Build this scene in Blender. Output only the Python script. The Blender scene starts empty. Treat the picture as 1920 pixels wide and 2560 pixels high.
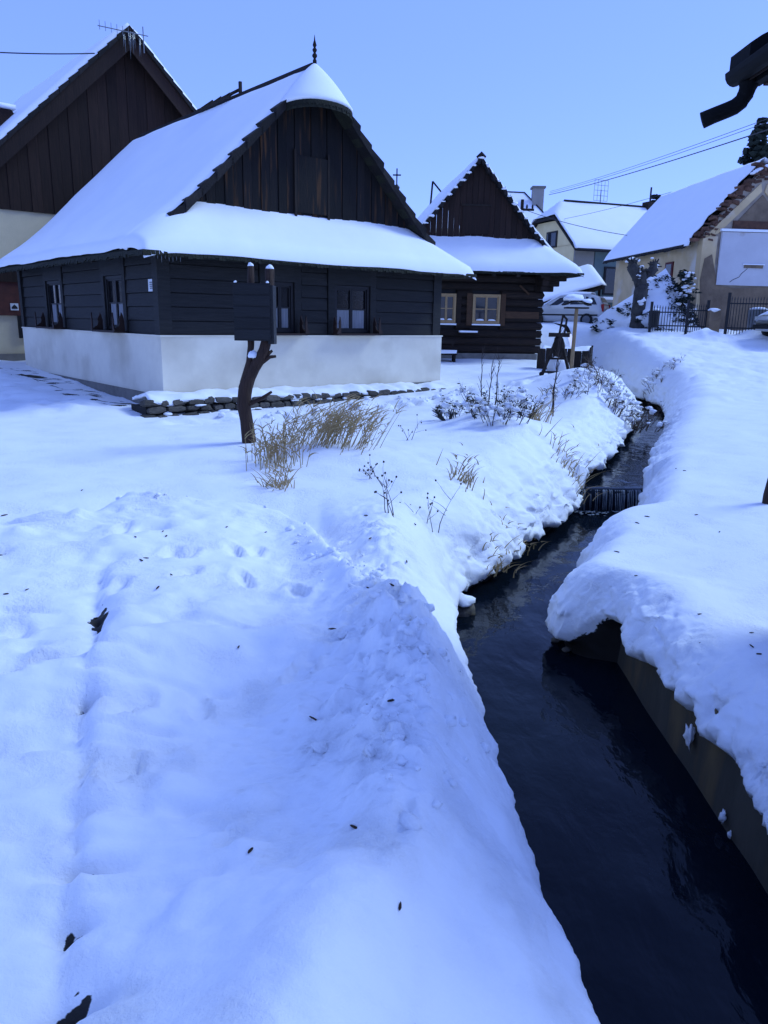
import bpy, math, random
import numpy as np
from mathutils import Vector, Matrix
from math import sin, cos, tan, pi, radians as rad
rnd = random.Random(7)
S = bpy.context.scene
COL = S.collection
# ------------------------------------------------------------------ camera
EYE = 1.6
cd = bpy.data.cameras.new('camera'); cam = bpy.data.objects.new('camera', cd); COL.objects.link(cam)
cd.sensor_fit = 'VERTICAL'; cd.sensor_height = 24.0; cd.lens = 24.0*1880/2560
cd.clip_start = 0.05; cd.clip_end = 1500
cam.matrix_world = Matrix.Translation((0, 0, EYE)) @ Matrix.Rotation(pi/2-rad(14.3), 4, 'X') @ Matrix.Rotation(rad(1.0), 4, 'Z')
S.camera = cam
# ------------------------------------------------------------------ sky, sun, exposure
SUN_AZ = rad(70); SUN_EL = rad(43)          # compass bearing from +Y clockwise
w = bpy.data.worlds.new('World'); S.world = w; w.use_nodes = True
nt = w.node_tree; nt.nodes.clear()
sky = nt.nodes.new('ShaderNodeTexSky'); sky.sky_type = 'NISHITA'; sky.sun_disc = False
sky.sun_elevation = SUN_EL; sky.sun_rotation = SUN_AZ; sky.altitude = 600; sky.air_density = 1.0; sky.dust_density = 0.3; sky.ozone_density = 2.0
tint = nt.nodes.new('ShaderNodeMix'); tint.data_type = 'RGBA'; tint.blend_type = 'MULTIPLY'; tint.inputs[0].default_value = 1.0
tint.inputs[7].default_value = (0.55, 0.645, 1.34, 1)
bg = nt.nodes.new('ShaderNodeBackground'); bg.inputs[1].default_value = 0.12
wo = nt.nodes.new('ShaderNodeOutputWorld')
nt.links.new(sky.outputs[0], tint.inputs[6]); hz_ = nt.nodes.new('ShaderNodeMix'); hz_.data_type = 'RGBA'; hz_.inputs[0].default_value = 0.55; hz_.inputs[7].default_value = (1.12, 1.86, 4.5, 1)   # thin even winter haze
nt.links.new(tint.outputs[2], hz_.inputs[6]); nt.links.new(hz_.outputs[2], bg.inputs[0]); nt.links.new(bg.outputs[0], wo.inputs[0])
sl = bpy.data.lights.new('sun', 'SUN'); sl.energy = 1.05; sl.angle = rad(20); sl.color = (0.66, 0.88, 1.0)
so = bpy.data.objects.new('sun', sl); COL.objects.link(so)
sdir = Vector((sin(SUN_AZ)*cos(SUN_EL), cos(SUN_AZ)*cos(SUN_EL), sin(SUN_EL)))
so.rotation_euler = sdir.to_track_quat('Z', 'Y').to_euler()
vs = S.view_settings; vs.view_transform = 'Standard'; vs.look = 'None'; vs.exposure = 1.06; vs.gamma = 1.0; vs.use_curve_mapping = False

# ------------------------------------------------------------------ helpers
_rs = np.random.RandomState(3); PERM = _rs.permutation(512); PERM = np.concatenate([PERM, PERM, PERM]); VAL = _rs.rand(512)*2-1
def vn(x, y, z=0.0):
    x, y, z = np.broadcast_arrays(np.asarray(x, float), np.asarray(y, float), np.asarray(z, float))
    xi = np.floor(x); yi = np.floor(y); zi = np.floor(z)
    fx = x-xi; fy = y-yi; fz = z-zi
    fx = fx*fx*(3-2*fx); fy = fy*fy*(3-2*fy); fz = fz*fz*(3-2*fz)
    xi = xi.astype(int) & 255; yi = yi.astype(int) & 255; zi = zi.astype(int) & 255
    def h(a, b, c): return VAL[PERM[PERM[PERM[a & 255]+(b & 255)]+(c & 255)] % 512]
    r = 0
    for a in (0, 1):
        for b in (0, 1):
            for c in (0, 1):
                r = r + h(xi+a, yi+b, zi+c)*(fx if a else 1-fx)*(fy if b else 1-fy)*(fz if c else 1-fz)
    return r
def fbm(x, y, z=0.0, o=4, g=.5):
    r = 0; a = 1.0; f = 1.0
    for i in range(o):
        r = r+a*vn(np.asarray(x)*f+17.3*i, np.asarray(y)*f-9.1*i, np.asarray(z)*f+4.7*i); a *= g; f *= 2.03
    return r
def sst(a, b, x):
    t = np.clip((x-a)/(b-a), 0, 1); return t*t*(3-2*t)

MATS = {}
def mat(name, c1, c2=None, rough=.8, scale=3.0, stretch=(1, 1, 1), bump=.3, bscale=None, spec=.3, vary=0.0, metal=0.0, detail=6, c3=None, s3=1.0, t3=(.5, .62), bdist=.02, wave=None):
    m = bpy.data.materials.new(name); m.use_nodes = True; MATS[name] = m
    n = m.node_tree.nodes; l = m.node_tree.links; b = n['Principled BSDF']
    b.inputs['Roughness'].default_value = rough; b.inputs['Metallic'].default_value = metal
    b.inputs['Specular IOR Level'].default_value = spec
    tc = n.new('ShaderNodeTexCoord'); mp = n.new('ShaderNodeMapping'); mp.inputs['Scale'].default_value = stretch
    oi = n.new('ShaderNodeObjectInfo')
    off = n.new('ShaderNodeVectorMath'); off.operation = 'MULTIPLY_ADD'
    l.new(oi.outputs['Random'], off.inputs[0]); off.inputs[1].default_value = (37, 19, 53)
    l.new(tc.outputs['Object'], off.inputs[2]); l.new(off.outputs[0], mp.inputs['Vector'])
    nz = n.new('ShaderNodeTexNoise'); nz.inputs['Scale'].default_value = scale; nz.inputs['Detail'].default_value = detail; nz.inputs['Roughness'].default_value = .62
    l.new(mp.outputs[0], nz.inputs['Vector'])
    c2 = c2 or tuple(v*.75 for v in c1)
    mx = n.new('ShaderNodeMix'); mx.data_type = 'RGBA'
    rp = n.new('ShaderNodeMapRange'); rp.inputs[1].default_value = .32; rp.inputs[2].default_value = .68
    l.new(nz.outputs[0], rp.inputs[0]); l.new(rp.outputs[0], mx.inputs[0])
    mx.inputs[6].default_value = (*c1, 1); mx.inputs[7].default_value = (*c2, 1)
    out = mx.outputs[2]
    if c3:
        n3 = n.new('ShaderNodeTexNoise'); n3.inputs['Scale'].default_value = s3; n3.inputs['Detail'].default_value = 5
        l.new(mp.outputs[0], n3.inputs['Vector'])
        r3 = n.new('ShaderNodeMapRange'); r3.inputs[1].default_value = t3[0]; r3.inputs[2].default_value = t3[1]
        l.new(n3.outputs[0], r3.inputs[0])
        m3 = n.new('ShaderNodeMix'); m3.data_type = 'RGBA'; l.new(r3.outputs[0], m3.inputs[0]); l.new(out, m3.inputs[6]); m3.inputs[7].default_value = (*c3, 1)
        out = m3.outputs[2]
    if vary:
        hv = n.new('ShaderNodeHueSaturation'); mr = n.new('ShaderNodeMapRange')
        mr.inputs[3].default_value = 1-vary; mr.inputs[4].default_value = 1+vary
        l.new(oi.outputs['Random'], mr.inputs[0]); l.new(mr.outputs[0], hv.inputs['Value']); l.new(out, hv.inputs['Color']); out = hv.outputs[0]
    l.new(out, b.inputs['Base Color'])
    if bump:
        bp = n.new('ShaderNodeBump'); bp.inputs['Strength'].default_value = bump; bp.inputs['Distance'].default_value = bdist
        nb = n.new('ShaderNodeTexNoise'); nb.inputs['Scale'].default_value = bscale or scale*4; nb.inputs['Detail'].default_value = 5
        l.new(mp.outputs[0], nb.inputs['Vector']); l.new(nb.outputs[0], bp.inputs['Height']); l.new(bp.outputs[0], b.inputs['Normal'])
    return m

class MB:
    def __init__(s): s.v = []; s.f = []
    def add(s, vs_, fs):
        o = len(s.v); s.v.extend([tuple(p) for p in vs_]); s.f.extend([tuple(i+o for i in f) for f in fs]); return s
    def box(s, x0, x1, y0, y1, z0, z1, rot=None, jit=0):
        p = [(x, y, z) for z in (z0, z1) for y in (y0, y1) for x in (x0, x1)]
        if jit: p = [tuple(c+rnd.uniform(-jit, jit) for c in q) for q in p]
        if rot: p = [rot @ Vector(q) for q in p]
        return s.add(p, [(0, 2, 3, 1), (4, 5, 7, 6), (0, 1, 5, 4), (2, 6, 7, 3), (0, 4, 6, 2), (1, 3, 7, 5)])
    def bar(s, a, b, w_, h_, up=(0, 0, 1)):
        a = Vector(a); b = Vector(b); d = (b-a).normalized(); u = Vector(up)
        if abs(d.dot(u)) > .98: u = Vector((0, 1, 0))
        r = d.cross(u).normalized(); u = r.cross(d)
        p = []
        for c in (a, b):
            for i, j in ((-1, -1), (1, -1), (1, 1), (-1, 1)): p.append(c+r*i*w_/2+u*j*h_/2)
        return s.add(p, [(3, 2, 1, 0), (4, 5, 6, 7), (0, 1, 5, 4), (1, 2, 6, 5), (2, 3, 7, 6), (3, 0, 4, 7)])
    def prism(s, pts, ext):
        """pts: polygon of 3D points, ext: extrusion vector"""
        n = len(pts); e = Vector(ext); a = [Vector(p) for p in pts]
        nrm = Vector((0, 0, 0))
        for i in range(n): nrm += a[i].cross(a[(i+1) % n])
        if nrm.dot(e) > 0: a.reverse()
        v = a+[p+e for p in a]
        return s.add(v, [tuple(range(n)), tuple(range(2*n-1, n-1, -1))]+[(i, i+n, (i+1) % n+n, (i+1) % n) for i in range(n)])
    def tube(s, pts, rad_, n=6, cap=True):
        pts = [Vector(p) for p in pts]; k = len(pts)
        if not hasattr(rad_, '__len__'): rad_ = [rad_]*k
        o = len(s.v); ref = Vector((.31, .17, .93))
        for i, p in enumerate(pts):
            d = (pts[min(i+1, k-1)]-pts[max(i-1, 0)]).normalized()
            rf = ref if abs(d.dot(ref)) < .95 else Vector((1, 0, 0))
            r = d.cross(rf).normalized(); u = r.cross(d)
            for j in range(n):
                a = 2*pi*j/n; s.v.append(tuple(p+(r*cos(a)+u*sin(a))*rad_[i]))
        for i in range(k-1):
            for j in range(n):
                q = (j+1) % n; s.f.append((o+i*n+j, o+(i+1)*n+j, o+(i+1)*n+q, o+i*n+q))
        if cap:
            s.f.append(tuple(o+j for j in range(n))); s.f.append(tuple(o+(k-1)*n+j for j in range(n-1, -1, -1)))
        return s
    def lathe(s, prof, c=(0, 0, 0), n=12):
        o = len(s.v)
        for r, z in prof:
            for j in range(n): s.v.append((c[0]+r*cos(2*pi*j/n), c[1]+r*sin(2*pi*j/n), c[2]+z))
        for i in range(len(prof)-1):
            for j in range(n):
                q = (j+1) % n; s.f.append((o+i*n+j, o+i*n+q, o+(i+1)*n+q, o+(i+1)*n+j))
        s.f.append(tuple(o+j for j in range(n-1, -1, -1))); s.f.append(tuple(o+(len(prof)-1)*n+j for j in range(n)))
        return s
    def blob(s, c, r, nu=10, nv=7, amp=.18, fr=2.0, seed=0, flat=None):
        o = len(s.v); r = r if hasattr(r, '__len__') else (r, r, r)
        th = np.linspace(0, pi, nv)
        for i in range(nv):
            for j in range(nu):
                a = 2*pi*j/nu; x = sin(th[i])*cos(a); y = sin(th[i])*sin(a); z = cos(th[i])
                k = 1+amp*float(fbm(x*fr+seed*3.1, y*fr-seed*1.7, z*fr+seed*5.3, o=2))
                zz = z*k*r[2]
                if flat is not None: zz = max(zz, flat*r[2])
                s.v.append((c[0]+x*k*r[0], c[1]+y*k*r[1], c[2]+zz))
        for i in range(nv-1):
            for j in range(nu):
                q = (j+1) % nu; s.f.append((o+i*nu+j, o+(i+1)*nu+j, o+(i+1)*nu+q, o+i*nu+q))
        return s
    def grid(s, P):
        """P: array rows x cols x 3"""
        o = len(s.v); R, C_ = P.shape[:2]
        s.v.extend(map(tuple, P.reshape(-1, 3)))
        s.f.extend([(o+i*C_+j, o+i*C_+j+1, o+(i+1)*C_+j+1, o+(i+1)*C_+j) for i in range(R-1) for j in range(C_-1)])
        return s
    def mesh(s, name, m, smooth=False):
        me = bpy.data.meshes.new(name); me.from_pydata(s.v, [], s.f)
        if smooth: me.polygons.foreach_set('use_smooth', [True]*len(me.polygons))
        me.materials.append(MATS[m]); me.update(); return me
    def build(s, name, m, parent=None, smooth=False, **props):
        return link(name, s.mesh(name, m, smooth), parent, **props)
def link(name, me, parent=None, loc=None, rz=None, **props):
    o = bpy.data.objects.new(name, me); COL.objects.link(o)
    if parent: o.parent = parent
    if loc is not None: o.location = loc
    if rz is not None: o.rotation_euler = (0, 0, rz)
    for k, v_ in props.items(): o[k] = v_
    return o
def thing(name, label, cat, loc=(0, 0, 0), rz=0.0, group=None):
    o = link(name, None, None, loc, rz, label=label, category=cat)
    o.empty_display_size = .2
    if group: o['group'] = group
    return o
def copy_tree(o, parent=None):
    c = o.copy(); COL.objects.link(c); c.parent = parent
    for ch in list(o.children): copy_tree(ch, c)
    return c

# ------------------------------------------------------------------ materials
def snow_mat():
    m = bpy.data.materials.new('snow'); m.use_nodes = True; MATS['snow'] = m
    n = m.node_tree.nodes; l = m.node_tree.links; b = n['Principled BSDF']
    b.inputs['Roughness'].default_value = .65; b.inputs['Specular IOR Level'].default_value = .25
    at = n.new('ShaderNodeAttribute'); at.attribute_name = 'dirt'
    geo = n.new('ShaderNodeNewGeometry')
    nz = n.new('ShaderNodeTexNoise'); nz.inputs['Scale'].default_value = 1.7; nz.inputs['Detail'].default_value = 5; l.new(geo.outputs['Position'], nz.inputs['Vector'])
    mx = n.new('ShaderNodeMix'); mx.data_type = 'RGBA'; l.new(nz.outputs[0], mx.inputs[0])
    mx.inputs[6].default_value = (.84, .85, .88, 1); mx.inputs[7].default_value = (.89, .89, .90, 1)
    m2 = n.new('ShaderNodeMix'); m2.data_type = 'RGBA'; nd = n.new('ShaderNodeTexNoise'); nd.inputs['Scale'].default_value = 38; nd.inputs['Detail'].default_value = 5; l.new(geo.outputs['Position'], nd.inputs['Vector'])
    ad = n.new('ShaderNodeMath'); ad.operation = 'MULTIPLY_ADD'; l.new(nd.outputs[0], ad.inputs[0]); ad.inputs[1].default_value = .9; l.new(at.outputs['Fac'], ad.inputs[2])
    sr = n.new('ShaderNodeMapRange'); sr.inputs[1].default_value = .98; sr.inputs[2].default_value = 1.1; l.new(ad.outputs[0], sr.inputs[0]); l.new(sr.outputs[0], m2.inputs[0]); l.new(mx.outputs[2], m2.inputs[6]); m2.inputs[7].default_value = (.022, .02, .018, 1)
    l.new(m2.outputs[2], b.inputs['Base Color'])
    n1 = n.new('ShaderNodeTexNoise'); n1.inputs['Scale'].default_value = 9; n1.inputs['Detail'].default_value = 8; n1.inputs['Roughness'].default_value = .6; l.new(geo.outputs['Position'], n1.inputs['Vector'])
    b1 = n.new('ShaderNodeBump'); b1.inputs['Strength'].default_value = .35; b1.inputs['Distance'].default_value = .02; l.new(n1.outputs[0], b1.inputs['Height'])
    n2 = n.new('ShaderNodeTexNoise'); n2.inputs['Scale'].default_value = 160; n2.inputs['Detail'].default_value = 3; l.new(geo.outputs['Position'], n2.inputs['Vector'])
    b2 = n.new('ShaderNodeBump'); b2.inputs['Strength'].default_value = .25; b2.inputs['Distance'].default_value = .004; l.new(n2.outputs[0], b2.inputs['Height'])
    n4 = n.new('ShaderNodeTexNoise'); n4.inputs['Scale'].default_value = 34; n4.inputs['Detail'].default_value = 7; n4.inputs['Roughness'].default_value = .68; l.new(geo.outputs['Position'], n4.inputs['Vector'])
    n5 = n.new('ShaderNodeTexNoise'); n5.inputs['Scale'].default_value = 2.6; n5.inputs['Detail'].default_value = 4; l.new(geo.outputs['Position'], n5.inputs['Vector'])
    mk = n.new('ShaderNodeMapRange'); mk.inputs[1].default_value = .42; mk.inputs[2].default_value = .66; mk.inputs[3].default_value = .12; mk.inputs[4].default_value = .85; l.new(n5.outputs[0], mk.inputs[0])
    b4 = n.new('ShaderNodeBump'); b4.inputs['Distance'].default_value = .022; l.new(mk.outputs[0], b4.inputs['Strength']); l.new(n4.outputs[0], b4.inputs['Height']); l.new(b1.outputs[0], b4.inputs['Normal']); l.new(b4.outputs[0], b2.inputs['Normal'])
    l.new(b2.outputs[0], b.inputs['Normal'])
snow_mat()
mat('roof_snow', (.86, .87, .9), (.9, .9, .92), rough=.65, scale=1.2, bump=.18, bscale=6, spec=.2)
def water_mat():
    m = bpy.data.materials.new('water'); m.use_nodes = True; MATS['water'] = m
    n = m.node_tree.nodes; l = m.node_tree.links; b = n['Principled BSDF']
    b.inputs['Base Color'].default_value = (.004, .007, .012, 1); b.inputs['Roughness'].default_value = .07; b.inputs['IOR'].default_value = 1.33; b.inputs['Specular IOR Level'].default_value = .20
    geo = n.new('ShaderNodeNewGeometry'); mp = n.new('ShaderNodeMapping'); mp.inputs['Scale'].default_value = (1.5, .8, 1); l.new(geo.outputs['Position'], mp.inputs['Vector'])
    n1 = n.new('ShaderNodeTexNoise'); n1.inputs['Scale'].default_value = 3.0; n1.inputs['Detail'].default_value = 4; n1.inputs['Distortion'].default_value = .25; l.new(mp.outputs[0], n1.inputs['Vector'])
    b1 = n.new('ShaderNodeBump'); b1.inputs['Strength'].default_value = .32; b1.inputs['Distance'].default_value = .05; l.new(n1.outputs[0], b1.inputs['Height']); l.new(b1.outputs[0], b.inputs['Normal'])
water_mat()
mat('white_water', (.32, .37, .42), (.06, .08, .11), rough=.3, scale=9, stretch=(3, 3, .6), bump=.6, spec=.5)
mat('charcoal_board', (.009, .0085, .008), (.0185, .0172, .016), rough=.7, scale=4, stretch=(.6, 1, 7), bump=.35, bscale=12, vary=.22)
mat('old_wood', (.012, .009, .008), (.028, .018, .012), rough=.85, scale=5, stretch=(6, 6, .8), bump=.5, bscale=14, vary=.35)
mat('gable_wood', (.0045, .004, .0045), (.010, .007, .006), rough=.85, scale=3, stretch=(9, 9, .7), bump=.5, bscale=10, vary=.4, c3=(.085, .036, .012), s3=1.1, t3=(.56, .72))
mat('brown_gable', (.016, .008, .006), (.032, .016, .011), rough=.85, scale=3, stretch=(8, 8, .5), bump=.3, vary=.25)
mat('log_wood', (.009, .006, .005), (.026, .015, .010), rough=.85, scale=4, stretch=(.7, 8, 8), bump=.7, bscale=9, vary=.35)
mat('brown_plank', (.085, .042, .02), (.05, .026, .014), rough=.8, scale=4, stretch=(1, 8, 8), bump=.4)
mat('pale_frame', (.40, .27, .14), (.30, .19, .09), rough=.6, scale=6, stretch=(3, 3, 3), bump=.2)
mat('post_wood', (.33, .22, .11), (.22, .14, .07), rough=.7, scale=4, stretch=(8, 8, .6), bump=.3)
mat('dark_frame', (.009, .008, .009), (.014, .012, .012), rough=.6, bump=.1)
mat('sill_wood', (.035, .017, .012), (.02, .01, .008), rough=.7, scale=6, bump=.2)
mat('plaster_white', (.80, .73, .58), (.70, .63, .50), rough=.9, scale=1.4, bump=.25, bscale=40, c3=(.56, .49, .37), s3=.9, t3=(.5, .74), bdist=.006)
mat('plaster_cream', (.66, .55, .36), (.56, .47, .31), rough=.9, scale=1.5, bump=.2, bscale=30)
mat('plaster_yellow', (.78, .62, .34), (.70, .54, .28), rough=.9, scale=1.5, bump=.2, bscale=20)
mat('plaster_green', (.16, .22, .22), (.11, .16, .17), rough=.9, scale=1.2, bump=.2)
mat('plaster_grey', (.34, .31, .28), (.27, .25, .23), rough=.9, scale=1.2, bump=.3)
mat('ruin_plaster', (.68, .50, .28), (.52, .37, .20), rough=.95, scale=1.2, bump=.5, bscale=6, c3=(.66, .58, .48), s3=.7, t3=(.5, .66))
mat('ruin_white', (.60, .58, .60), (.52, .50, .52), rough=.95, scale=1.2, bump=.4, bscale=8, c3=(.34, .26, .22), s3=1.1, t3=(.66, .74))
mat('ruin_dirty', (.24, .17, .11), (.15, .105, .07), rough=.95, scale=2, bump=.8, bscale=8, bdist=.05)
mat('ruin_grey', (.46, .38, .30), (.30, .24, .18), rough=.95, scale=1.6, bump=.6, bscale=6, c3=(.17, .13, .11), s3=1.2, t3=(.55, .72))
mat('brick', (.15, .07, .042), (.08, .042, .03), rough=.9, scale=8, bump=.4, vary=.35)
mat('stone', (.13, .112, .09), (.06, .054, .046), rough=.9, scale=6, bump=.7, bscale=18, vary=.35, bdist=.03)
mat('concrete', (.075, .066, .05), (.038, .034, .027), rough=.85, scale=1.6, bump=.4, bscale=20, c3=(.14, .10, .05), s3=1.6, t3=(.48, .68), bdist=.01, stretch=(1, 1.6, .5))
mat('footing', (.22, .2, .17), (.15, .135, .115), rough=.9, scale=4, bump=.5)
mat('mortar_dark', (.028, .025, .022), rough=.95, scale=6, bump=.5)
mat('bark', (.030, .017, .012), (.055, .03, .02), rough=.85, scale=5, stretch=(5, 5, .7), bump=1.0, bscale=8, bdist=.03)
mat('grey_bark', (.035, .032, .032), (.07, .066, .062), rough=.9, scale=4, bump=1.0, bscale=7, bdist=.06)
mat('sign_board', (.007, .007, .0075), (.014, .014, .015), rough=.6, scale=4, stretch=(.5, 3, 8), bump=.4, vary=.3)
mat('dry_grass', (.62, .44, .21), (.44, .30, .14), rough=.8, scale=3, bump=0, vary=.3)
mat('olive_grass', (.40, .29, .13), (.26, .19, .08), rough=.8, scale=3, bump=0)
mat('twig', (.035, .025, .022), (.05, .035, .03), rough=.85, scale=6, bump=0)
mat('brown_twig', (.13, .08, .055), (.06, .04, .03), rough=.85, scale=6, bump=0)
mat('dark_leaf', (.018, .022, .018), (.035, .035, .026), rough=.7, scale=6, bump=0)
mat('spruce', (.010, .018, .016), (.02, .03, .024), rough=.8, scale=3, bump=0)
mat('iron', (.012, .012, .014), rough=.5, bump=.1)
mat('black_metal', (.005, .005, .006), (.007, .007, .007), rough=.75, spec=.1, scale=8, bump=.15)
mat('galvanised', (.18, .19, .21), (.12, .13, .15), rough=.5, metal=.4, bump=.1)
mat('tile_dark', (.008, .007, .0075), (.018, .014, .013), rough=.85, scale=6, bump=.5, vary=.4)
mat('moss_shingle', (.011, .011, .008), (.02, .021, .011), rough=.9, scale=9, bump=.6, vary=.3)
mat('glass', (.010, .014, .022), (.016, .02, .03), rough=.06, spec=.6, scale=1.2, bump=.05, bscale=2)
mat('curtain', (.30, .30, .31), (.17, .175, .19), rough=.9, scale=3, stretch=(14, 14, .4), bump=.4, bscale=10)
mat('car_paint', (.62, .60, .55), (.58, .56, .52), rough=.3, spec=.6, metal=.2, bump=0)
mat('car_glass', (.010, .012, .016), rough=.08, spec=.6, bump=0)
mat('rubber', (.012, .012, .012), rough=.8, bump=.1)
mat('lamp_red', (.35, .02, .02), rough=.3, bump=0)
mat('lamp_clear', (.5, .5, .48), rough=.2, bump=0)
mat('number_plate', (.6, .45, .1), rough=.5, bump=0)
mat('seed', (.045, .022, .01), (.02, .01, .006), rough=.7, scale=20, bump=.3)
mat('white_enamel', (.7, .71, .72), rough=.4, bump=0)
mat('ink', (.02, .02, .025), rough=.6, bump=0)
mat('red_frame', (.12, .02, .02), rough=.7, bump=.1)
mat('sign_brown', (.10, .03, .022), (.06, .02, .016), rough=.7, scale=4, bump=.1)
mat('ice', (.12, .13, .14), rough=.15, spec=.6, bump=0)
mat('wire', (.02, .022, .03), rough=.6, bump=0)

# ------------------------------------------------------------------ terrain
Lx = [(-14, .72), (1.0, .68), (1.73, .65), (2.07, .61), (2.41, .58), (3.07, .54), (3.63, .53), (4.29, .49), (4.67, .49), (5.1, .52), (5.8, .58), (6.6, .69), (7.2, .80), (7.5, 1.05), (7.85, 1.32), (8.7, 1.62), (9.8, 2.34), (10.9, 2.95), (11.6, 3.15), (12.6, 3.7), (14.3, 4.44), (17, 5.6), (20, 6.75), (23, 7.5), (27, 7.7), (32, 7.9), (36, 8), (300, 8)]
Rx_ = [(-14, 1.95), (5.66, 1.91), (5.78, 1.86), (5.88, 1.72), (5.97, 1.55), (6.06, 1.45), (6.2, 1.42), (6.6, 1.68), (7.3, 2.02), (7.7, 2.12), (7.95, 2.15), (8.2, 2.3), (8.5, 2.82), (9.0, 3.08), (9.8, 3.4), (11.3, 4.0), (13.7, 4.96), (16.5, 6.15), (19.9, 7.4), (22, 8.0), (24, 8.15), (30, 8.2), (34, 8.1), (36, 8.0), (300, 8.0)]
def tab(t, y): return np.interp(y, [a for a, b in t], [b for a, b in t])
def xL(y): return tab(Lx, y)+.035*fbm(np.asarray(y)*2.2, 3.3, o=3)*sst(7, 8.5, y)+.012*fbm(np.asarray(y)*5, 1.3, o=2)
def xR(y): return tab(Rx_, y)+.03*fbm(np.asarray(y)*2.5, 8.3, o=3)
WEIR = 11.25
def zwat(y): return np.where(np.asarray(y) < WEIR, -1.18, -.85)
BL = [(-14, -.1), (2, -.12), (6, -.11), (8, -.08), (10, 0), (12, -.06), (14.5, -.12), (18, .06), (22, .28), (25, .24), (28, .38), (32, 1.2), (38, 1.65), (60, 2.3), (300, 9)]
BR = [(-14, -.45), (3, -.45), (8, -.42), (14, -.22), (20, .12), (24, .55), (28, 1.1), (31, 1.4), (38, 1.65), (60, 2.3), (300, 9)]
PILE_X = [-9, -4, -2.7, -2.1, -.9, -.6, -.14, .3, 1.2]; PILE_Y = [5.0, 5.4, 5.8, 6.25, 6.35, 6.0, 4.35, 3.85, 3.7]
def seg_d(x, y, pts):
    best = np.full(np.shape(x), 1e9)
    for (ax, ay), (bx, by) in zip(pts[:-1], pts[1:]):
        dx, dy = bx-ax, by-ay; t = np.clip(((x-ax)*dx+(y-ay)*dy)/(dx*dx+dy*dy), 0, 1)
        best = np.minimum(best, np.hypot(x-ax-t*dx, y-ay-t*dy))
    return best
RUTS = [([(-3.6, 3.15), (-2.0, 3.1), (-1.45, 3.35), (-1.15, 3.75), (-1.0, 4.4)], .10, .07), ([(-3.5, 3.75), (-2.3, 3.65), (-1.75, 3.8)], .09, .05), ([(-3.4, 4.3), (-2.6, 4.5), (-1.9, 4.75)], .12, .05),
        ([(-3.2, 4.9), (-2.3, 5.1), (-1.7, 5.35)], .1, .07), ([(-3.0, 2.2), (-1.9, 2.4), (-1.2, 2.6)], .07, .06), ([(-2.6, 1.75), (-1.6, 1.95), (-1.0, 2.15)], .06, .05), ([(-3.4, 5.4), (-2.4, 5.6), (-1.5, 5.7)], .09, .05), ([(-1.1, 2.45), (-.75, 2.5)], .035, .025), ([(-1.12, 2.72), (-.7, 2.74)], .03, .02), ([(-.93, 1.93), (-.62, 2.0), (-.4, 2.08)], .035, .04), ([(-.88, 1.74), (-.6, 1.8)], .035, .035), ([(-1.6, 1.62), (-.9, 1.75)], .05, .03), ([(-.3, 2.5), (-.34, 2.2)], .02, .02)]
SLITS = [(-1.58, 3.92, .05, .2, .35), (-1.23, 2.84, .02, .05, .2), (-.90, 1.945, .07, .02, .3), (-.86, 1.75, .04, .02, .3), (-.80, 1.46, .05, .12, -.45), (-.75, 1.5, .05, .022, .3), (-3.05, 3.42, .06, .018, 0), (-2.55, 4.78, .035, .02, .4), (-2.95, 4.78, .03, .02, 0)]
_r = random.Random(31)
RUNGS = [(-.74-.33*(k*.17)-.06, 1.5+k*.17+_r.uniform(-.04, .04), _r.uniform(.15, .6), _r.uniform(.018, .042)) for k in range(14)]
PRINTS = [(_r.uniform(-2.3, -.35), _r.uniform(2.1, 5.6), _r.uniform(-.5, .5)) for k in range(22)]
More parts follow.
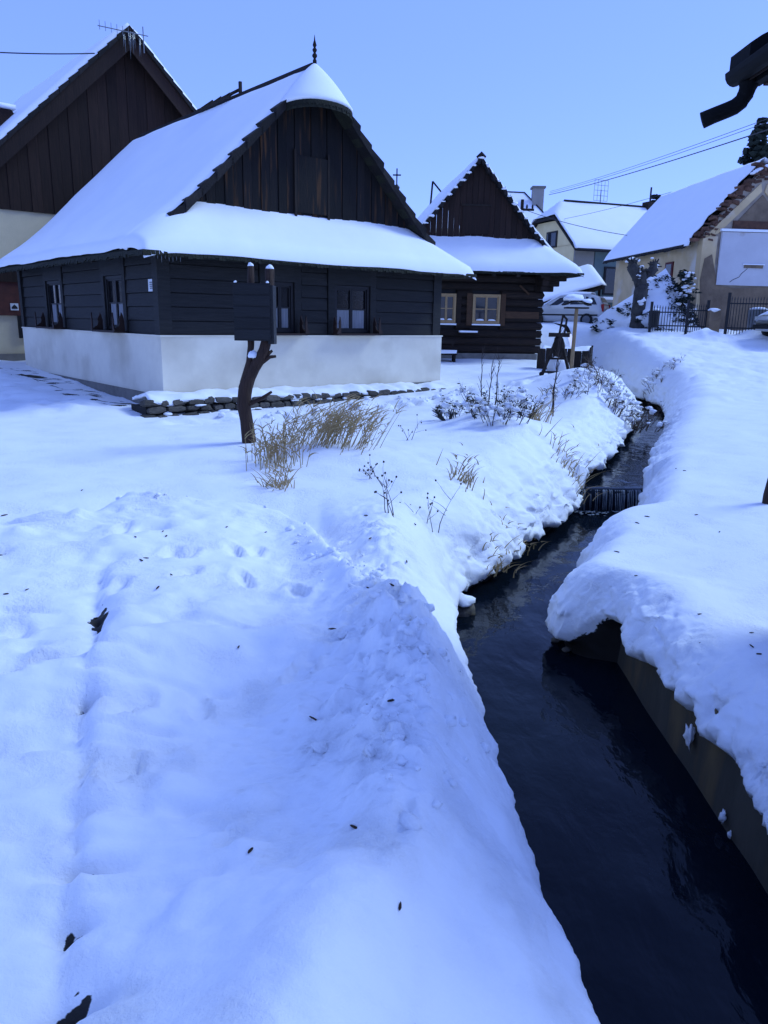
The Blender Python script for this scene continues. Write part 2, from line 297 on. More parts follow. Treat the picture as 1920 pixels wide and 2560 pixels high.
def HL(x, y):
    x = np.asarray(x, float); y = np.asarray(y, float)
    h = tab(BL, y)
    yc = np.interp(x, PILE_X, PILE_Y)+.12*fbm(x*1.6, y*.8, 2.2, o=2)
    h = h+.17*sst(-.22, .22, yc-y)-.09*np.exp(-((y-yc-.55)/.5)**2)*sst(-9, -6, x)
    dd = xL(y)-x
    near = 1-sst(5.5, 8, y)
    h = h+near*(.07*np.exp(-((dd-tab(WL, y)-.1)/.2)**2)-.10*np.exp(-((dd-tab(WL, y)-.75)/.42)**2))
    # trampled snow
    am = near*(.55+.45*sst(.2, 1.0, vn(x*.9+3, y*.9, 5)+.6))
    h = h+am*1.5*(.040*fbm(x*1.7, y*1.5, 1.1, o=3)+.010*(1-np.abs(fbm(x*4.5, y*4.0, 5.1, o=4))*1.6)+.05*np.maximum(0, fbm(x*4.2, y*4.2, 7.7, o=3)-.3)+.007*fbm(x*17, y*17, 2.1, o=3))
    ch = np.exp(-(((x-.05)/.42)**2+((y-3.55)/.55)**2))+.7*np.exp(-(((x+.15)/.4)**2+((y-2.75)/.35)**2))
    h = h+ch*(.10*np.abs(fbm(x*5.5, y*5.5, 3.3, o=5, g=.58))-.03)
    fp = vn(x*5.1+40, y*4.3, 9.2); h = h-near*.025*sst(.5, .78, fp)*sst(.7, 1.1, dd)
    bd_ = seg_d(x, y, [(-2.6, 2.75), (-1.75, 2.85), (-1.35, 3.05), (-1.15, 3.3), (-.9, 3.5), (-.5, 3.62)]); h = h+.07*np.exp(-(bd_/.13)**2)+.03*np.exp(-(bd_/.35)**2)
    h = h-.06*np.exp(-(((x+.75)/.3)**2+((y-3.1)/.28)**2))
    rp = seg_d(x, y, [(-2.1, 6.15), (-.95, 6.2), (-.6, 5.85), (-.28, 5.0), (-.02, 4.3), (.16, 3.6), (.2, 2.9), (.12, 2.1), (-.12, 1.5), (-.4, 1.0)]); h = h+.10*np.exp(-(rp/.22)**2)*(.75+.5*vn(x*2.2, y*2.2, 4.1))
    xs_ = np.interp(y, [1.45, 1.95, 2.85, 3.95, 4.6], [-.78, -.92, -1.22, -1.58, -1.8]); sm_ = (1-sst(4.3, 4.9, y)); h = h-.045*sm_*(1-sst(-.03, .03, x-xs_))-.03*sm_*np.exp(-((x-xs_)/.03)**2)*sst(.0, .3, vn(y*6, 1.0, 2.0))
    for cx, cy, ln, dp in RUNGS: h = h-dp*np.exp(-(seg_d(x, y, [(cx, cy), (cx+ln, cy+ln*.2)])/.032)**2)
    for cx, cy, an in PRINTS:
        u_ = (x-cx)*cos(an)+(y-cy)*sin(an); w_ = -(x-cx)*sin(an)+(y-cy)*cos(an); q_ = (u_/.055)**2+(w_/.14)**2
        h = h-.04*(1-sst(.55, 1.15, q_))+.012*np.exp(-((q_-1.5)/.45)**2)
    rg = np.exp(-((dd-tab(WL, y)-.12)/.34)**2)*near*sst(1.6, 2.2, y); h = h+rg*.05*np.abs(fbm(x*7, y*7, 6.6, o=5, g=.6))
    for pts, wd, dp in RUTS:
        d_ = seg_d(x, y, pts); dp_ = dp*.7*(.6+.8*vn(x*3+7, y*3, 3.3)); h = h-dp_*np.exp(-(d_/wd)**2)+dp_*.45*np.exp(-((d_-wd*2)/wd)**2)
    for cx, cy, a, b, r in SLITS:
        u = (x-cx)*cos(r)+(y-cy)*sin(r); v_ = -(x-cx)*sin(r)+(y-cy)*cos(r)
        h = h-.07*np.exp(-((u/(a*1.7))**2+(v_/(b*1.7))**2))
    # general softness further off
    far = 1-near
    h = h+far*(.05*fbm(x*.55, y*.55, .4, o=3)+.02*fbm(x*2.1, y*2.1, 4.4, o=3))
    # rough shovelled strip in front of the stone plinth and beside cottage
    s_ = (x+4.19)*.7604+(y-14.41)*.6494; t_ = -(x+4.19)*.6494+(y-14.41)*.7604
    m = np.exp(-((t_+1.75)/.55)**2)*sst(-1.5, 0, s_)*(1-sst(8, 9.5, s_))
    h = h+m*(-.05-.13*(1-sst(3.5, 6.5, s_))+.17*np.abs(fbm(x*2.4, y*2.4, 6.1, o=4)))
    m2 = np.exp(-((s_+1.6)/1.0)**2)*sst(-1, .5, t_)
    h = h+m2*(.10+.12*np.abs(fbm(x*2.2, y*2.2, 1.9, o=4)))
    # bush mound on the bank
    h = h+.62*np.exp(-(((x-4.75)/1.15)**2+((y-17.4)/2.0)**2))
    h = h+.28*np.exp(-(((x-1.75)/.8)**2+((y-12.2)/1.0)**2))+.12*np.exp(-(((x+.6)/1.0)**2+((y-9.3)/.7)**2))
    h = h+.25*np.exp(-(((x-6.1)/.8)**2+((y-19.6)/1.6)**2))
    return h
def HR(x, y):
    x = np.asarray(x, float); y = np.asarray(y, float)
    dd = x-xR(y)
    h = tab(BR, y)+.028*np.clip(dd, 0, 9)*(1-sst(16, 28, y))+.05*fbm(x*.5, y*.5, 2.7, o=3)+.010*fbm(x*2, y*2, 3.7, o=3)
    h = h+.07*np.exp(-((dd-.45)/.3)**2)*(1-sst(6, 8, y))
    sl_ = sst(14, 20, y); h = h+sl_*.08*np.abs(fbm(x*.9, y*.9, 8.1, o=4))
    h = h+.30*np.exp(-((y-28.2+.12*(x-12))/.9)**2)*sst(9.5, 11.5, x)*(.8+.6*fbm(x*1.2, y*1.2, 3.1, o=3))
    return h
WL = [(-14, 1.0), (1.3, .85), (2.1, .47), (2.9, .36), (3.8, .32), (5, .42), (6, .58), (7.5, .85), (9, 1.5), (11, 1.3), (14, 1.3), (18, 1.7), (24, 1.1), (40, 1)]
PL = [(-14, 1.35), (5, 1.5), (6.5, 1.8), (8, 2.6), (300, 2.8)]
WR = [(-14, .38), (5.6, .4), (6.2, .5), (7, .55), (12, .7), (18, 1.1), (40, 1)]
def zbot(side, y):
    z = zwat(y)+.09
    if side > 0: z = z+(-.82-z)*(1-sst(5.78, 6.0, np.asarray(y)))
    else: z = z+(-.50-z)*(1-sst(4.9, 6.7, np.asarray(y)))
    c = sst(31, 35, y)
    H = tab(BL if side < 0 else BR, y)
    return z*(1-c)+H*c
def land(side, x, y):
    """snow height at x, y on the left (-1) or right (+1) of the stream"""
    x = np.asarray(x, float); y = np.asarray(y, float)
    d = (xL(y)-x) if side < 0 else (x-xR(y))
    H = HL(x, y) if side < 0 else HR(x, y)
    w_ = tab(WL if side < 0 else WR, y); p_ = tab(PL, y) if side < 0 else 2.6
    zb = zbot(side, y)+.14*(1-sst(31, 35, y))
    u = np.clip(d/w_, 0, 1)
    return zb+(H-zb)*(1-(1-u)**p_), d
def gz(x, y):
    return float(land(-1, x, y)[0]) if x < float(xL(y)) else float(land(1, x, y)[0])
def sheet(side, name):
    ys = np.concatenate([np.linspace(-14, .7, 26), np.sort(np.concatenate([np.exp(np.linspace(math.log(.75), math.log(46), 900)), np.linspace(5.6, 6.2, 60)+.0007])), 46*np.exp(np.linspace(.03, 1.85, 40))])
    dn = 1.0122**np.arange(0, 425)-1; dn = dn[1:]
    face = [(.30, -.55), (.24, -.14), (.18, -.02), (.11, .025), (.05, .05), (.0, .09), (-.012, .12)]
    nf = len(face)
    D = np.concatenate([[a for a, b in face], dn])[None, :]; Y = ys[:, None]+0*D
    D = D+0*Y
    fade = 1-sst(31, 35, Y)
    X = (xL(Y)-D) if side < 0 else (xR(Y)+D)
    Z, _ = land(side, X, Y)
    zb = zbot(side, Y)
    FZ = np.array([b for a, b in face])[None, :]
    Z[:, :nf] = zb[:, :nf]+FZ*fade[:, :nf]; Z[:, 0] = np.where(fade[:, 0] > .5, np.minimum(Z[:, 0], zwat(Y[:, 0])-.3), Z[:, 0])
    X[:, :nf] = np.where(fade[:, :nf] > .99, X[:, :nf], (tab(Lx if side < 0 else Rx_, Y)-0*D)[:, :nf]*(1-fade[:, :nf])+X[:, :nf]*fade[:, :nf])
    # crumbly faces near the edge
    e = np.exp(-(D/.28)**2)*fade*sst(.5, 1.5, Y)
    am = np.where(side < 0, .014+.085*sst(6.5, 8.0, Y), .06)
    if side < 0: e = np.maximum(e, np.exp(-(D/.8)**2)*fade*sst(7.2, 8.5, Y)*.55)
    n1 = fbm(X*5.2, Y*5.2, Z*5.2, o=5, g=.62); n2 = fbm(X*5.2+31, Y*5.2, Z*5.2+7, o=5, g=.62)
    ok = np.ones(D.shape[1]); ok[:2] = 0
    X = X+side*-1*am*e*n1*ok; Z = Z+am*.7*e*n2*ok; Y = Y+am*.5*e*n1*n2*ok
    dirt = np.zeros_like(X)
    nat = fade*(sst(6.8, 7.6, Y) if side < 0 else sst(5.72, 5.8, Y))
    dirt[:, :4] = nat[:, :4]
    dirt[:, 4] = nat[:, 4]*.7
    if side < 0:
        for cx, cy, a, b, r in SLITS:
            u = (X-cx)*cos(r)+(Y-cy)*sin(r); v_ = -(X-cx)*sin(r)+(Y-cy)*cos(r)
            q = (u/a)**2+(v_/b)**2+.9*fbm(X*22, Y*22, 1.0, o=3)
            dirt = np.maximum(dirt, 1-sst(.45, 1.25, q))
        s_ = (X+4.19)*.7604+(Y-14.41)*.6494; t_ = -(X+4.19)*.6494+(Y-14.41)*.7604
        m2 = np.exp(-((s_+.75)/.42)**2)*sst(-.6, .3, t_)*(1-sst(7.0, 8.5, t_))
        dirt = np.maximum(dirt, sst(.05, .3, m2*(fbm(X*4.5, Y*4.5, .3, o=4)+.25)-.12))
    V = np.stack([X, Y, Z], -1); R, C_ = X.shape
    me = bpy.data.meshes.new(name)
    me.vertices.add(R*C_); me.vertices.foreach_set('co', V.reshape(-1).astype(np.float32))
    i = np.arange(R-1)[:, None]*C_+np.arange(C_-1)[None, :]
    q = np.stack([i, i+1, i+1+C_, i+C_], -1).reshape(-1, 4)
    if side < 0: q = q[:, ::-1]
    nq = len(q); me.loops.add(nq*4); me.loops.foreach_set('vertex_index', q.reshape(-1).astype(np.int32))
    me.polygons.add(nq); me.polygons.foreach_set('loop_start', (np.arange(nq)*4).astype(np.int32)); me.polygons.foreach_set('loop_total', np.full(nq, 4, np.int32))
    me.update(calc_edges=True)
    me.polygons.foreach_set('use_smooth', np.ones(nq, bool))
    a = me.attributes.new('dirt', 'FLOAT', 'POINT'); a.data.foreach_set('value', dirt.reshape(-1).astype(np.float32))
    me.materials.append(MATS['snow']); me.validate(); me.update()
    return link(name, me, None, kind='structure')
sheet(-1, 'snow_ground_left'); sheet(1, 'snow_ground_right')

def stream():
    ys = np.concatenate([np.linspace(-14, 1, 20), np.linspace(1.1, WEIR-.02, 90)])
    def strip(ys, z):
        P = np.zeros((len(ys), 24, 3))
        for i, y in enumerate(ys):
            a = float(tab(Lx, y))-.35; b = float(tab(Rx_, y))+.4
            xs = np.linspace(a, b, 24); P[i, :, 0] = xs; P[i, :, 1] = y; P[i, :, 2] = z+.012*fbm(xs*3, y*2.2, 1.2, o=2)
        return P
    P = strip(ys, -1.18)
    # turbulence below the weir
    k = np.exp(-((WEIR-.25-P[..., 1])/.35)**2); P[..., 2] += k*.05*fbm(P[..., 0]*7, P[..., 1]*7, 2.2, o=3)
    MB().grid(P).build('stream_water', 'water', None, True, kind='structure')
    P = strip(np.linspace(WEIR, 34, 90), -.85); MB().grid(P).build('stream_water_upper', 'water', None, True, kind='structure')
    # falling sheet: strands
    t = thing('weir', 'low stone weir with thin strands of falling water across the stream', 'weir', (3.5, WEIR, -1.18))
    MB().box(-.75, .95, .02, .35, -.3, .31).build('sill_stone', 'mortar_dark', t)
    P = np.zeros((6, 60, 3)); xs = np.linspace(-.62, .7, 60)
    for i, (a, b) in enumerate([(.10, .345), (.0, .34), (-.05, .31), (-.075, .22), (-.09, .1), (-.1, -.02)]): P[i, :, 0] = xs; P[i, :, 1] = a-.012*fbm(xs*14, i*.25, 1, o=3); P[i, :, 2] = b
    MB().grid(P).build('water_sheet', 'water', t, True)
    m = MB(); r = random.Random(4)
    for i in range(90):
        x = -.6+1.25*i/89+r.uniform(-.01, .01); w_ = r.uniform(.003, .012)
        if r.random() < .3: continue
        pr = [(.02, .335), (-.04, .32), (-.075, .25), (-.095, .12), (-.11, -.01)]
        pts = [(x+r.uniform(-.004, .004), a, b) for a, b in pr]
        m.tube(pts, [w_*.4, w_*.6, w_*.5, w_*.4, w_*.35], 5)
    m.build('water_strand', 'white_water', t, True, kind='stuff')
    m = MB(); 
    for i in range(170):
        x = r.uniform(-.62, .6); y = -abs(r.gauss(0, .12))-.09; s_ = r.uniform(.006, .02)
        m.blob((x, y, .012), (s_*1.6, s_, s_*.5), 7, 5, .3, 2, i)
    m.build('foam', 'white_water', t, True, kind='stuff')
stream()

# concrete retaining wall on the right bank
t = thing('retaining_wall', 'stained concrete channel wall under the overhanging snow of the bank', 'wall', (1.97, 0, -1.6))
P = np.zeros((60, 8, 3)); ys = np.linspace(-12, 5.9, 60); zs = np.linspace(0, .98, 8)
for i, y in enumerate(ys):
    for j, z in enumerate(zs): P[i, j] = (.02*float(fbm(y*1.1, z*2, 1, o=3))+.03*(z/.9), y, z)
m = MB().grid(P[:, ::-1]); m.box(.06, .45, -12, 5.88, 0, .97); m.build('wall_face', 'concrete', t, True)
MB().box(.04, .5, 5.85, 6.0, 0, .9, jit=.02).build('wall_end', 'concrete', t)
# snow lumps stuck on the wall
for (y, z, s_) in ((4.27, -.92, .055), (3.72, -1.10, .03), (3.62, -1.14, .018)):
    o = MB().blob((0, 0, 0), (s_*.5, s_*.65, s_*1.1), 14, 10, .75, 2.6, y).build('snow_lump', 'snow', None, True, label='small lump of snow stuck on the concrete channel wall', category='snow lump', group='snow lumps on the channel wall')
    o.location = (1.955, y, z)
o = MB().blob((0, 0, 0), (.11, .14, .10), 14, 9, .4, 1.6, 3).build('stream_rock', 'stone', None, True, label='small dark rock at the foot of the snow bank', category='rock'); o.location = (.80, 6.95, -1.17)
o = MB().blob((0, 0, 0), (.11, .12, .06), 14, 9, .3, 1.8, 5, flat=-.3).build('rock_snow_cap', 'snow', None, True, label='cap of snow sitting on the small rock in the stream', category='snow cap'); o.location = (.80, 6.94, -1.05)
for i, (x, y, s_) in enumerate(((1.62, 6.1, .03), (1.58, 6.3, .035))):
    o = MB().blob((0, 0, .0), (s_*1.3, s_, s_*.7), 10, 7, .35, 2, i+9).build('bank_stone', 'stone', None, True, label='wet dark stone at the water line under the undercut snow', category='stone', group='stones along the water line'); o.location = (x, y, -1.17)

# ------------------------------------------------------------------ roof helper
def roof_profile(u, hw, ztop, zg, flare_u, zeave):
    """height of a steep roof that flares out near the eave; u = distance from ridge"""
    u = np.asarray(u, float)
    steep = ztop-(ztop-zg)*u/hw
    fl = zg-(zg-zeave)*(u-hw)/(flare_u-hw)
    k = .18; h = np.clip(.5+.5*(fl-steep)/k, 0, 1)
    return steep*(1-h)+fl*h+k*h*(1-h)          # smooth max
def smin(a, b, k=.15):
    h = np.clip(.5+.5*(b-a)/k, 0, 1); return b*(1-h)+a*h-k*h*(1-h)
def slab(P, thick):
    """closed slab: P rows x cols x 3 is the top surface; dropped by thick (scalar or array)"""
    R, C_ = P.shape[:2]; Q = P.copy(); Q[..., 2] -= thick
    m = MB(); m.grid(P); o = R*C_
    m.v.extend(map(tuple, Q.reshape(-1, 3)))
    m.f.extend([(o+i*C_+j, o+(i+1)*C_+j, o+(i+1)*C_+j+1, o+i*C_+j+1) for i in range(R-1) for j in range(C_-1)])
    ring = [j for j in range(C_)]+[i*C_+C_-1 for i in range(1, R)]+[(R-1)*C_+j for j in range(C_-2, -1, -1)]+[i*C_ for i in range(R-2, 0, -1)]
    for a, b in zip(ring, ring[1:]+ring[:1]): m.f.append((a, a+o, b+o, b))
    return m
def edge_round(n, lo, hi, wd):
    """0..1 falloff at both ends of a coordinate"""
    return np.clip(np.minimum(n-lo, hi-n)/wd, 0, 1)**.5

def window(t, x0, x1, z0, z1, y, frame, casements=2, bars=1, curtain=True, fw=.06, snow=False, name='window', depth=.1, outer=None):
    """window in a wall whose face is at local y (outside = -y)"""
    f = MB()
    for a, b, c, d in ((x0, x0+fw, z0, z1), (x1-fw, x1, z0, z1), (x0+fw, x1-fw, z0, z0+fw), (x0+fw, x1-fw, z1-fw, z1)): f.box(a, b, y-.03, y+depth, c, d)
    win = f.build(name, frame, t)
    wd = (x1-x0-2*fw)/casements
    for i in range(casements):
        a = x0+fw+i*wd; c = MB(); q = .035
        for A, B, c_, d in ((a+.002, a+q, z0+fw, z1-fw), (a+wd-q, a+wd-.002, z0+fw, z1-fw), (a+q, a+wd-q, z0+fw, z0+fw+q), (a+q, a+wd-q, z1-fw-q, z1-fw)): c.box(A, B, y-.005, y+depth*.6, c_, d)
        for k in range(bars):
            zc = z0+fw+(z1-z0-2*fw)*(k+1)/(bars+1); c.box(a+q, a+wd-q, y+.0, y+depth*.5, zc-.014, zc+.014)
        c.build('casement', frame, win)
        for k in range(bars+1):
            za = z0+fw+(z1-z0-2*fw)*k/(bars+1)+.014; zb_ = z0+fw+(z1-z0-2*fw)*(k+1)/(bars+1)-.014
            MB().box(a+q, a+wd-q, y+.03, y+.038, za, zb_).build('pane', 'glass', win)
        if curtain:
            n = 14; P = np.zeros((2, n, 3)); xs = np.linspace(a+q+.01, a+wd-q-.01, n)
            for j in range(n): P[:, j, 0] = xs[j]; P[:, j, 1] = y+.022-.004*(1 if j % 2 else -1)
            P[0, :, 2] = z0+fw+.03; P[1, :, 2] = z0+(z1-z0)*.5
            MB().grid(P).build('curtain', 'curtain', win)
        if snow:
            MB().blob((a+wd/2, y-.005, z0+fw+q+.01), (wd*.36, .03, .05), 10, 6, .2, 2, i+3, flat=-.2).build('snow_drift', 'roof_snow', win, True)
    MB().box(x0-.004, x1+.004, y+depth+.01, y+depth+.03, z0, z1).build('backing', 'dark_frame', win)
    if snow: MB().box(x0-.02, x1+.02, y-.10, y-.035, z0-.055, z0-.005, jit=.006).build('sill_snow', 'roof_snow', win)
    return win

# ------------------------------------------------------------------ the big cottage
A1 = rad(40.5); CX, CY = -4.19, 14.41
COT = thing('log_cottage', 'charcoal log cottage on a white plastered base with a high snowy roof and wooden finial', 'house', (CX, CY, 0), A1)
L1, T1 = 7.15, 8.7; RC = 3.58
def side1(s): return roof_profile(np.abs(np.asarray(s)-RC), 3.12, 6.44, 3.44, 4.15, 2.72)
def front1(t): return 2.72+(np.asarray(t)+.66)*.86
# walls
m = MB(); m.box(-.08, L1+.06, -.08, T1, .12, 1.235); base = m.build('base', 'plaster_white', COT)
m = MB(); m.box(-.11, L1+.09, -.11, T1+.02, -.3, .15); m.build('footing', 'footing', COT)
m = MB(); m.box(-.10, L1+.08, -.10, T1+.01, 1.235, 1.262); m.build('base_ledge', 'plaster_white', COT)
core = MB(); core.box(.06, L1-.02, .06, T1-.02, 1.24, 3.3); core.build('wall_core', 'dark_frame', COT)
rows = np.linspace(1.265, 2.80, 7)
def boards(x0, x1, axis):
    for a, b in zip(rows[:-1], rows[1:]):
        m = MB()
        if axis == 'f':
            m.add([(x0, -.02, a+.008), (x1, -.02, a+.008), (x1, .0, b-.008), (x0, .0, b-.008), (x0, .055, a+.008), (x1, .055, a+.008), (x1, .055, b-.008), (x0, .055, b-.008)], [(0, 1, 2, 3), (4, 7, 6, 5), (0, 4, 5, 1), (3, 2, 6, 7), (0, 3, 7, 4), (1, 5, 6, 2)])
        else:
            m.add([(-.02, x0, a+.008), (-.02, x1, a+.008), (.0, x1, b-.008), (.0, x0, b-.008), (.055, x0, a+.008), (.055, x1, a+.008), (.055, x1, b-.008), (.055, x0, b-.008)], [(3, 2, 1, 0), (5, 6, 7, 4), (1, 5, 4, 0), (7, 6, 2, 3), (4, 7, 3, 0), (2, 6, 5, 1)])
        m.build('board', 'charcoal_board', COT)
for a, b in ((.17, 2.08), (3.12, 3.78), (5.16, L1-.2)): boards(a, b, 'f')
for a, b in ((.17, 1.55), (2.88, 5.3), (6.75, T1-.1)): boards(a, b, 's')
for x, y in ((.06, .06), (L1-.08, .06), (.06, T1-.06)):
    MB().box(x-.13, x+.12, y-.1, y+.12, 1.265, 2.85).build('corner_post', 'charcoal_board', COT)
def trim(x0, x1, z0, z1, axis, mt='charcoal_board', p=.035):
    m = MB()
    if axis == 'f': m.box(x0, x1, -p, .05, z0, z1)
    else: m.box(-p, .05, x0, x1, z0, z1)
    m.build('window_board', mt, COT)
for a, b in ((2.1, 3.1), (3.8, 5.14)):
    trim(a, a+.17, 1.265, 2.8, 'f'); trim(b-.17, b, 1.265, 2.8, 'f'); trim(a+.17, b-.17, 2.33, 2.8, 'f')
for a, b in ((1.57, 2.86), (5.32, 6.73)):
    trim(a, a+.16, 1.265, 2.8, 's'); trim(b-.16, b, 1.265, 2.8, 's'); trim(a+.16, b-.16, 2.40, 2.8, 's')
for a, b in ((2.28, 2.92), (3.98, 4.96)):
    window(COT, a, b, 1.32, 2.32, .03, 'dark_frame')
for a, b in ((1.74, 2.69), (5.49, 6.56)):        # side wall windows, built on the front wall then turned
    e = window(COT, -b, -a, 1.32, 2.39, .03, 'dark_frame')
    e.matrix_local = Matrix.Rotation(-pi/2, 4, 'Z')
# sills with carved uprights
def sill(x0, x1, axis):
    m = MB(); m.box(x0-.12, x1+.12, -.30, -.02, 1.265, 1.305)
    sh = [(0, 0), (.2, 0), (.17, .05), (.11, .09), (.085, .16), (.1, .22), (.06, .30), (.045, .36), (.02, .3), (0, .2)]
    o = m.build('window_box', 'sill_wood', COT)
    for x, sg in ((x0-.1, 1), (x1+.1, -1)):
        q = MB().prism([(x, -.29+.22-a*1.1, 1.305+b) for a, b in sh], (.03*sg, 0, 0)); q.build('bracket', 'sill_wood', o)
        q = MB().prism([(x-sg*(.0)+sg*-.04+sg*a*.55*-1+sg*.08, -.31, 1.30+b) for a, b in sh], (0, .025, 0)); q.build('bracket', 'sill_wood', o)
    if axis == 's': o.matrix_local = Matrix.Rotation(-pi/2, 4, 'Z')
sill(2.25, 2.95, 'f'); sill(4.0, 4.95, 'f'); sill(-2.72, -1.72, 's'); sill(-6.6, -5.46, 's')
# house number plate
pl = MB().box(-.045, -.036, .13, .42, 2.05, 2.27).build('number_plate', 'white_enamel', COT, label='small white enamel house number plate')
m = MB()
for k in range(4): m.box(-.049, -.0455, .2, .35, 2.10+k*.035, 2.115+k*.035)
m.build('lettering', 'ink', pl)
# eave beams and rafters under the overhang
for i in range(9):
    x = .1+i*(L1-.2)/8; MB().bar((x, .1, 2.84), (x, -.6, 2.66), .1, .1).build('rafter', 'old_wood', COT)
for i in range(10):
    y = .2+i*(T1-.4)/9; MB().bar((.1, y, 2.84), (-.5, y, 2.66), .1, .1).build('rafter', 'old_wood', COT)
MB().box(-.02, L1+.02, -.03, .1, 2.80, 3.0).build('wall_plate', 'old_wood', COT)
MB().box(-.03, .1, .1, T1, 2.80, 3.0).build('wall_plate', 'old_wood', COT)
# roof slabs (timber and shingle) and snow on top
ss = np.concatenate([np.linspace(RC-4.15, RC-3.0, 22), np.linspace(RC-2.9, RC-.12, 26), np.linspace(RC-.06, RC+.06, 3), np.linspace(RC+.12, RC+2.9, 26), np.linspace(RC+3.0, RC+4.15, 22)])
def surf(sv, tv, fz):
    P = np.zeros((len(tv), len(sv), 3)); P[..., 0] = sv[None, :]; P[..., 1] = tv[:, None]; P[..., 2] = fz(P[..., 0], P[..., 1]); return P
tv = np.linspace(.02, T1+.12, 34)
roof = slab(surf(ss, tv, lambda s, t: side1(s)), .10).build('roof', 'moss_shingle', COT)
SK = np.concatenate([np.linspace(-.66, .34, 20)])
def skirt_z(s, t): return smin(side1(s), front1(t), .14)-.015
skirt = slab(surf(ss, SK, skirt_z), .09).build('skirt_roof', 'moss_shingle', COT)
def snow_up(s, t):
    th = .20*edge_round(s, RC-4.16, RC+4.16, .10)*np.clip((t-.02)/.25, .3, 1)*np.clip((T1+.14-t)/.1, .0, 1)
    th = th*(1-.55*np.exp(-((s-RC)/.16)**2))
    return side1(s)+th+.03*fbm(s*.8, t*.8, 3, o=4)
tv2 = np.concatenate([[.03, .06, .1, .16], np.linspace(.25, T1-.1, 40), [T1, T1+.06, T1+.11, T1+.13]])
def jag(P):                                   # the verge steps with the shingle courses
    u = np.abs(P[0, :, 0]-RC); P[0, :, 1] += 0*u; return P
slab(jag(surf(ss, tv2, snow_up)), .012).build('roof_snow', 'roof_snow', roof, True)
def snow_sk(s, t):
    th = .20*np.clip((t+.67)/.1, 0, 1)**.5*edge_round(s, RC-4.16, RC+4.16, .10)
    return smin(side1(s), front1(t), .5)-.012+th+.02*fbm(s*.8, t*.8, 3, o=3)+.05*np.clip(t/.3, 0, 1)*0
slab(surf(ss, np.concatenate([[-.675, -.66, -.64, -.6, -.55], np.linspace(-.48, .36, 18)]), snow_sk), .012).build('skirt_snow', 'roof_snow', skirt, True)
# ragged shingle ends along the eaves
def fringe(pa, pb, n, drop, m, out=(0, 0)):
    r = random.Random(n)
    for i in range(n):
        a = Vector(pa).lerp(Vector(pb), i/n); b = Vector(pa).lerp(Vector(pb), (i+.93)/n); k = drop*r.uniform(.6, 1.25)
        o_ = Vector((out[0], out[1], 0))*r.uniform(.7, 1.2)
        m.add([a, b, b+Vector((0, 0, -k))+o_, a+Vector((0, 0, -k))+o_, a-o_*.6, b-o_*.6, b+Vector((0, 0, -k))-o_*.1, a+Vector((0, 0, -k))-o_*.1], [(0, 1, 2, 3), (5, 4, 7, 6), (0, 4, 5, 1), (3, 2, 6, 7), (0, 3, 7, 4), (1, 5, 6, 2)])
    return m
m = MB(); zE = float(side1(RC-4.15))
fringe((RC-4.16, -.665, zE-.01), (RC+4.16, -.665, zE-.01), 110, .085, m, (0, -.02)); fringe((RC-4.155, T1+.1, zE-.01), (RC-4.155, -.66, zE-.01), 120, .085, m, (-.02, 0))
m.build('eave_shingles', 'moss_shingle', COT, kind='stuff')
# gable boarding
GY = .26; nb = 30; xs = np.linspace(RC-3.05, RC+3.05, nb+1)
for i in range(nb):
    a, b = xs[i]+.006, xs[i+1]-.006; za, zb_ = float(side1(a))-.1, float(side1(b))-.1
    dy = .0 if i % 2 else .014
    if i in (14, 15):
        MB().prism([(a, GY+dy, 3.3), (b, GY+dy, 3.3), (b, GY+dy, zb_), (a, GY+dy, za)], (0, .03, 0)).build('gable_board', 'gable_wood', COT); continue
    MB().prism([(a, GY+dy, 3.3), (b, GY+dy, 3.3), (b, GY+dy, max(zb_, 3.32)), (a, GY+dy, max(za, 3.32))], (0, .03, 0)).build('gable_board', 'gable_wood', COT)
MB().prism([(RC-3.1, GY+.05, 3.25), (RC+3.1, GY+.05, 3.25), (RC, GY+.05, 6.28)], (0, .05, 0)).build('gable_backing', 'dark_frame', COT)
sh_ = MB().box(RC-.42, RC+.42, GY-.03, GY-.002, 3.75, 4.85).build('loft_shutter', 'gable_wood', COT)
for k in (-.44, .40): MB().box(RC+k, RC+k+.05, GY-.04, GY-.003, 3.65, 4.95).build('shutter_frame', 'old_wood', sh_)
# stepped verge shingles either side of the gable
for sg in (-1, 1):
    k = 0; u = 3.35
    while u > .80:
        s0 = RC+sg*u; s1 = RC+sg*(u-.36); z0 = float(side1(s0)); z1 = float(side1(s1))
        p = [(s0, -.05, z0-.11), (s1, -.05, z1-.09), (s1, -.05, z1+.04), (s0, -.05-.03*(k%2), z0+.12)]; k += 1
        MB().prism(p, (0, .30, 0)).build('verge_shingle', 'tile_dark', COT)
        u -= .33
# half-hip hood
hz = 5.70; ap = Vector((RC, .12, 6.50)); n = 17
def hood(dr, dz, scale):
    P = np.zeros((12, n, 3))
    for j in range(n):
        a = pi*j/(n-1); bx = RC-cos(a)*.82*scale; by = .10-sin(a)**.8*.55*scale; bz = hz+.06*sin(a)-abs(cos(a))**3*.05
        for i in range(12):
            f = i/11; g = f**.92
            P[i, j] = (ap.x+(bx-ap.x)*g, ap.y+(by-ap.y)*g, ap.z+(bz-ap.z)*f+.045*sin(pi*f)+dz)
    return P
hd = slab(hood(0, 0, 1.0), .13).build('hood', 'moss_shingle', COT)
slab(hood(0, .085, 1.0), .07).build('hood_snow', 'roof_snow', hd, True)
m = MB(); P = hood(0, 0, 1.0)
for j in range(n-1):
    fringe(tuple(P[-1, j]), tuple(P[-1, j+1]), 4, .09, m, (0, -.02))
m.build('hood_shingles', 'moss_shingle', hd, kind='stuff')
MB().box(RC-.05, RC+.05, .15, T1, 6.50, 6.58).build('ridge_board', 'tile_dark', COT)
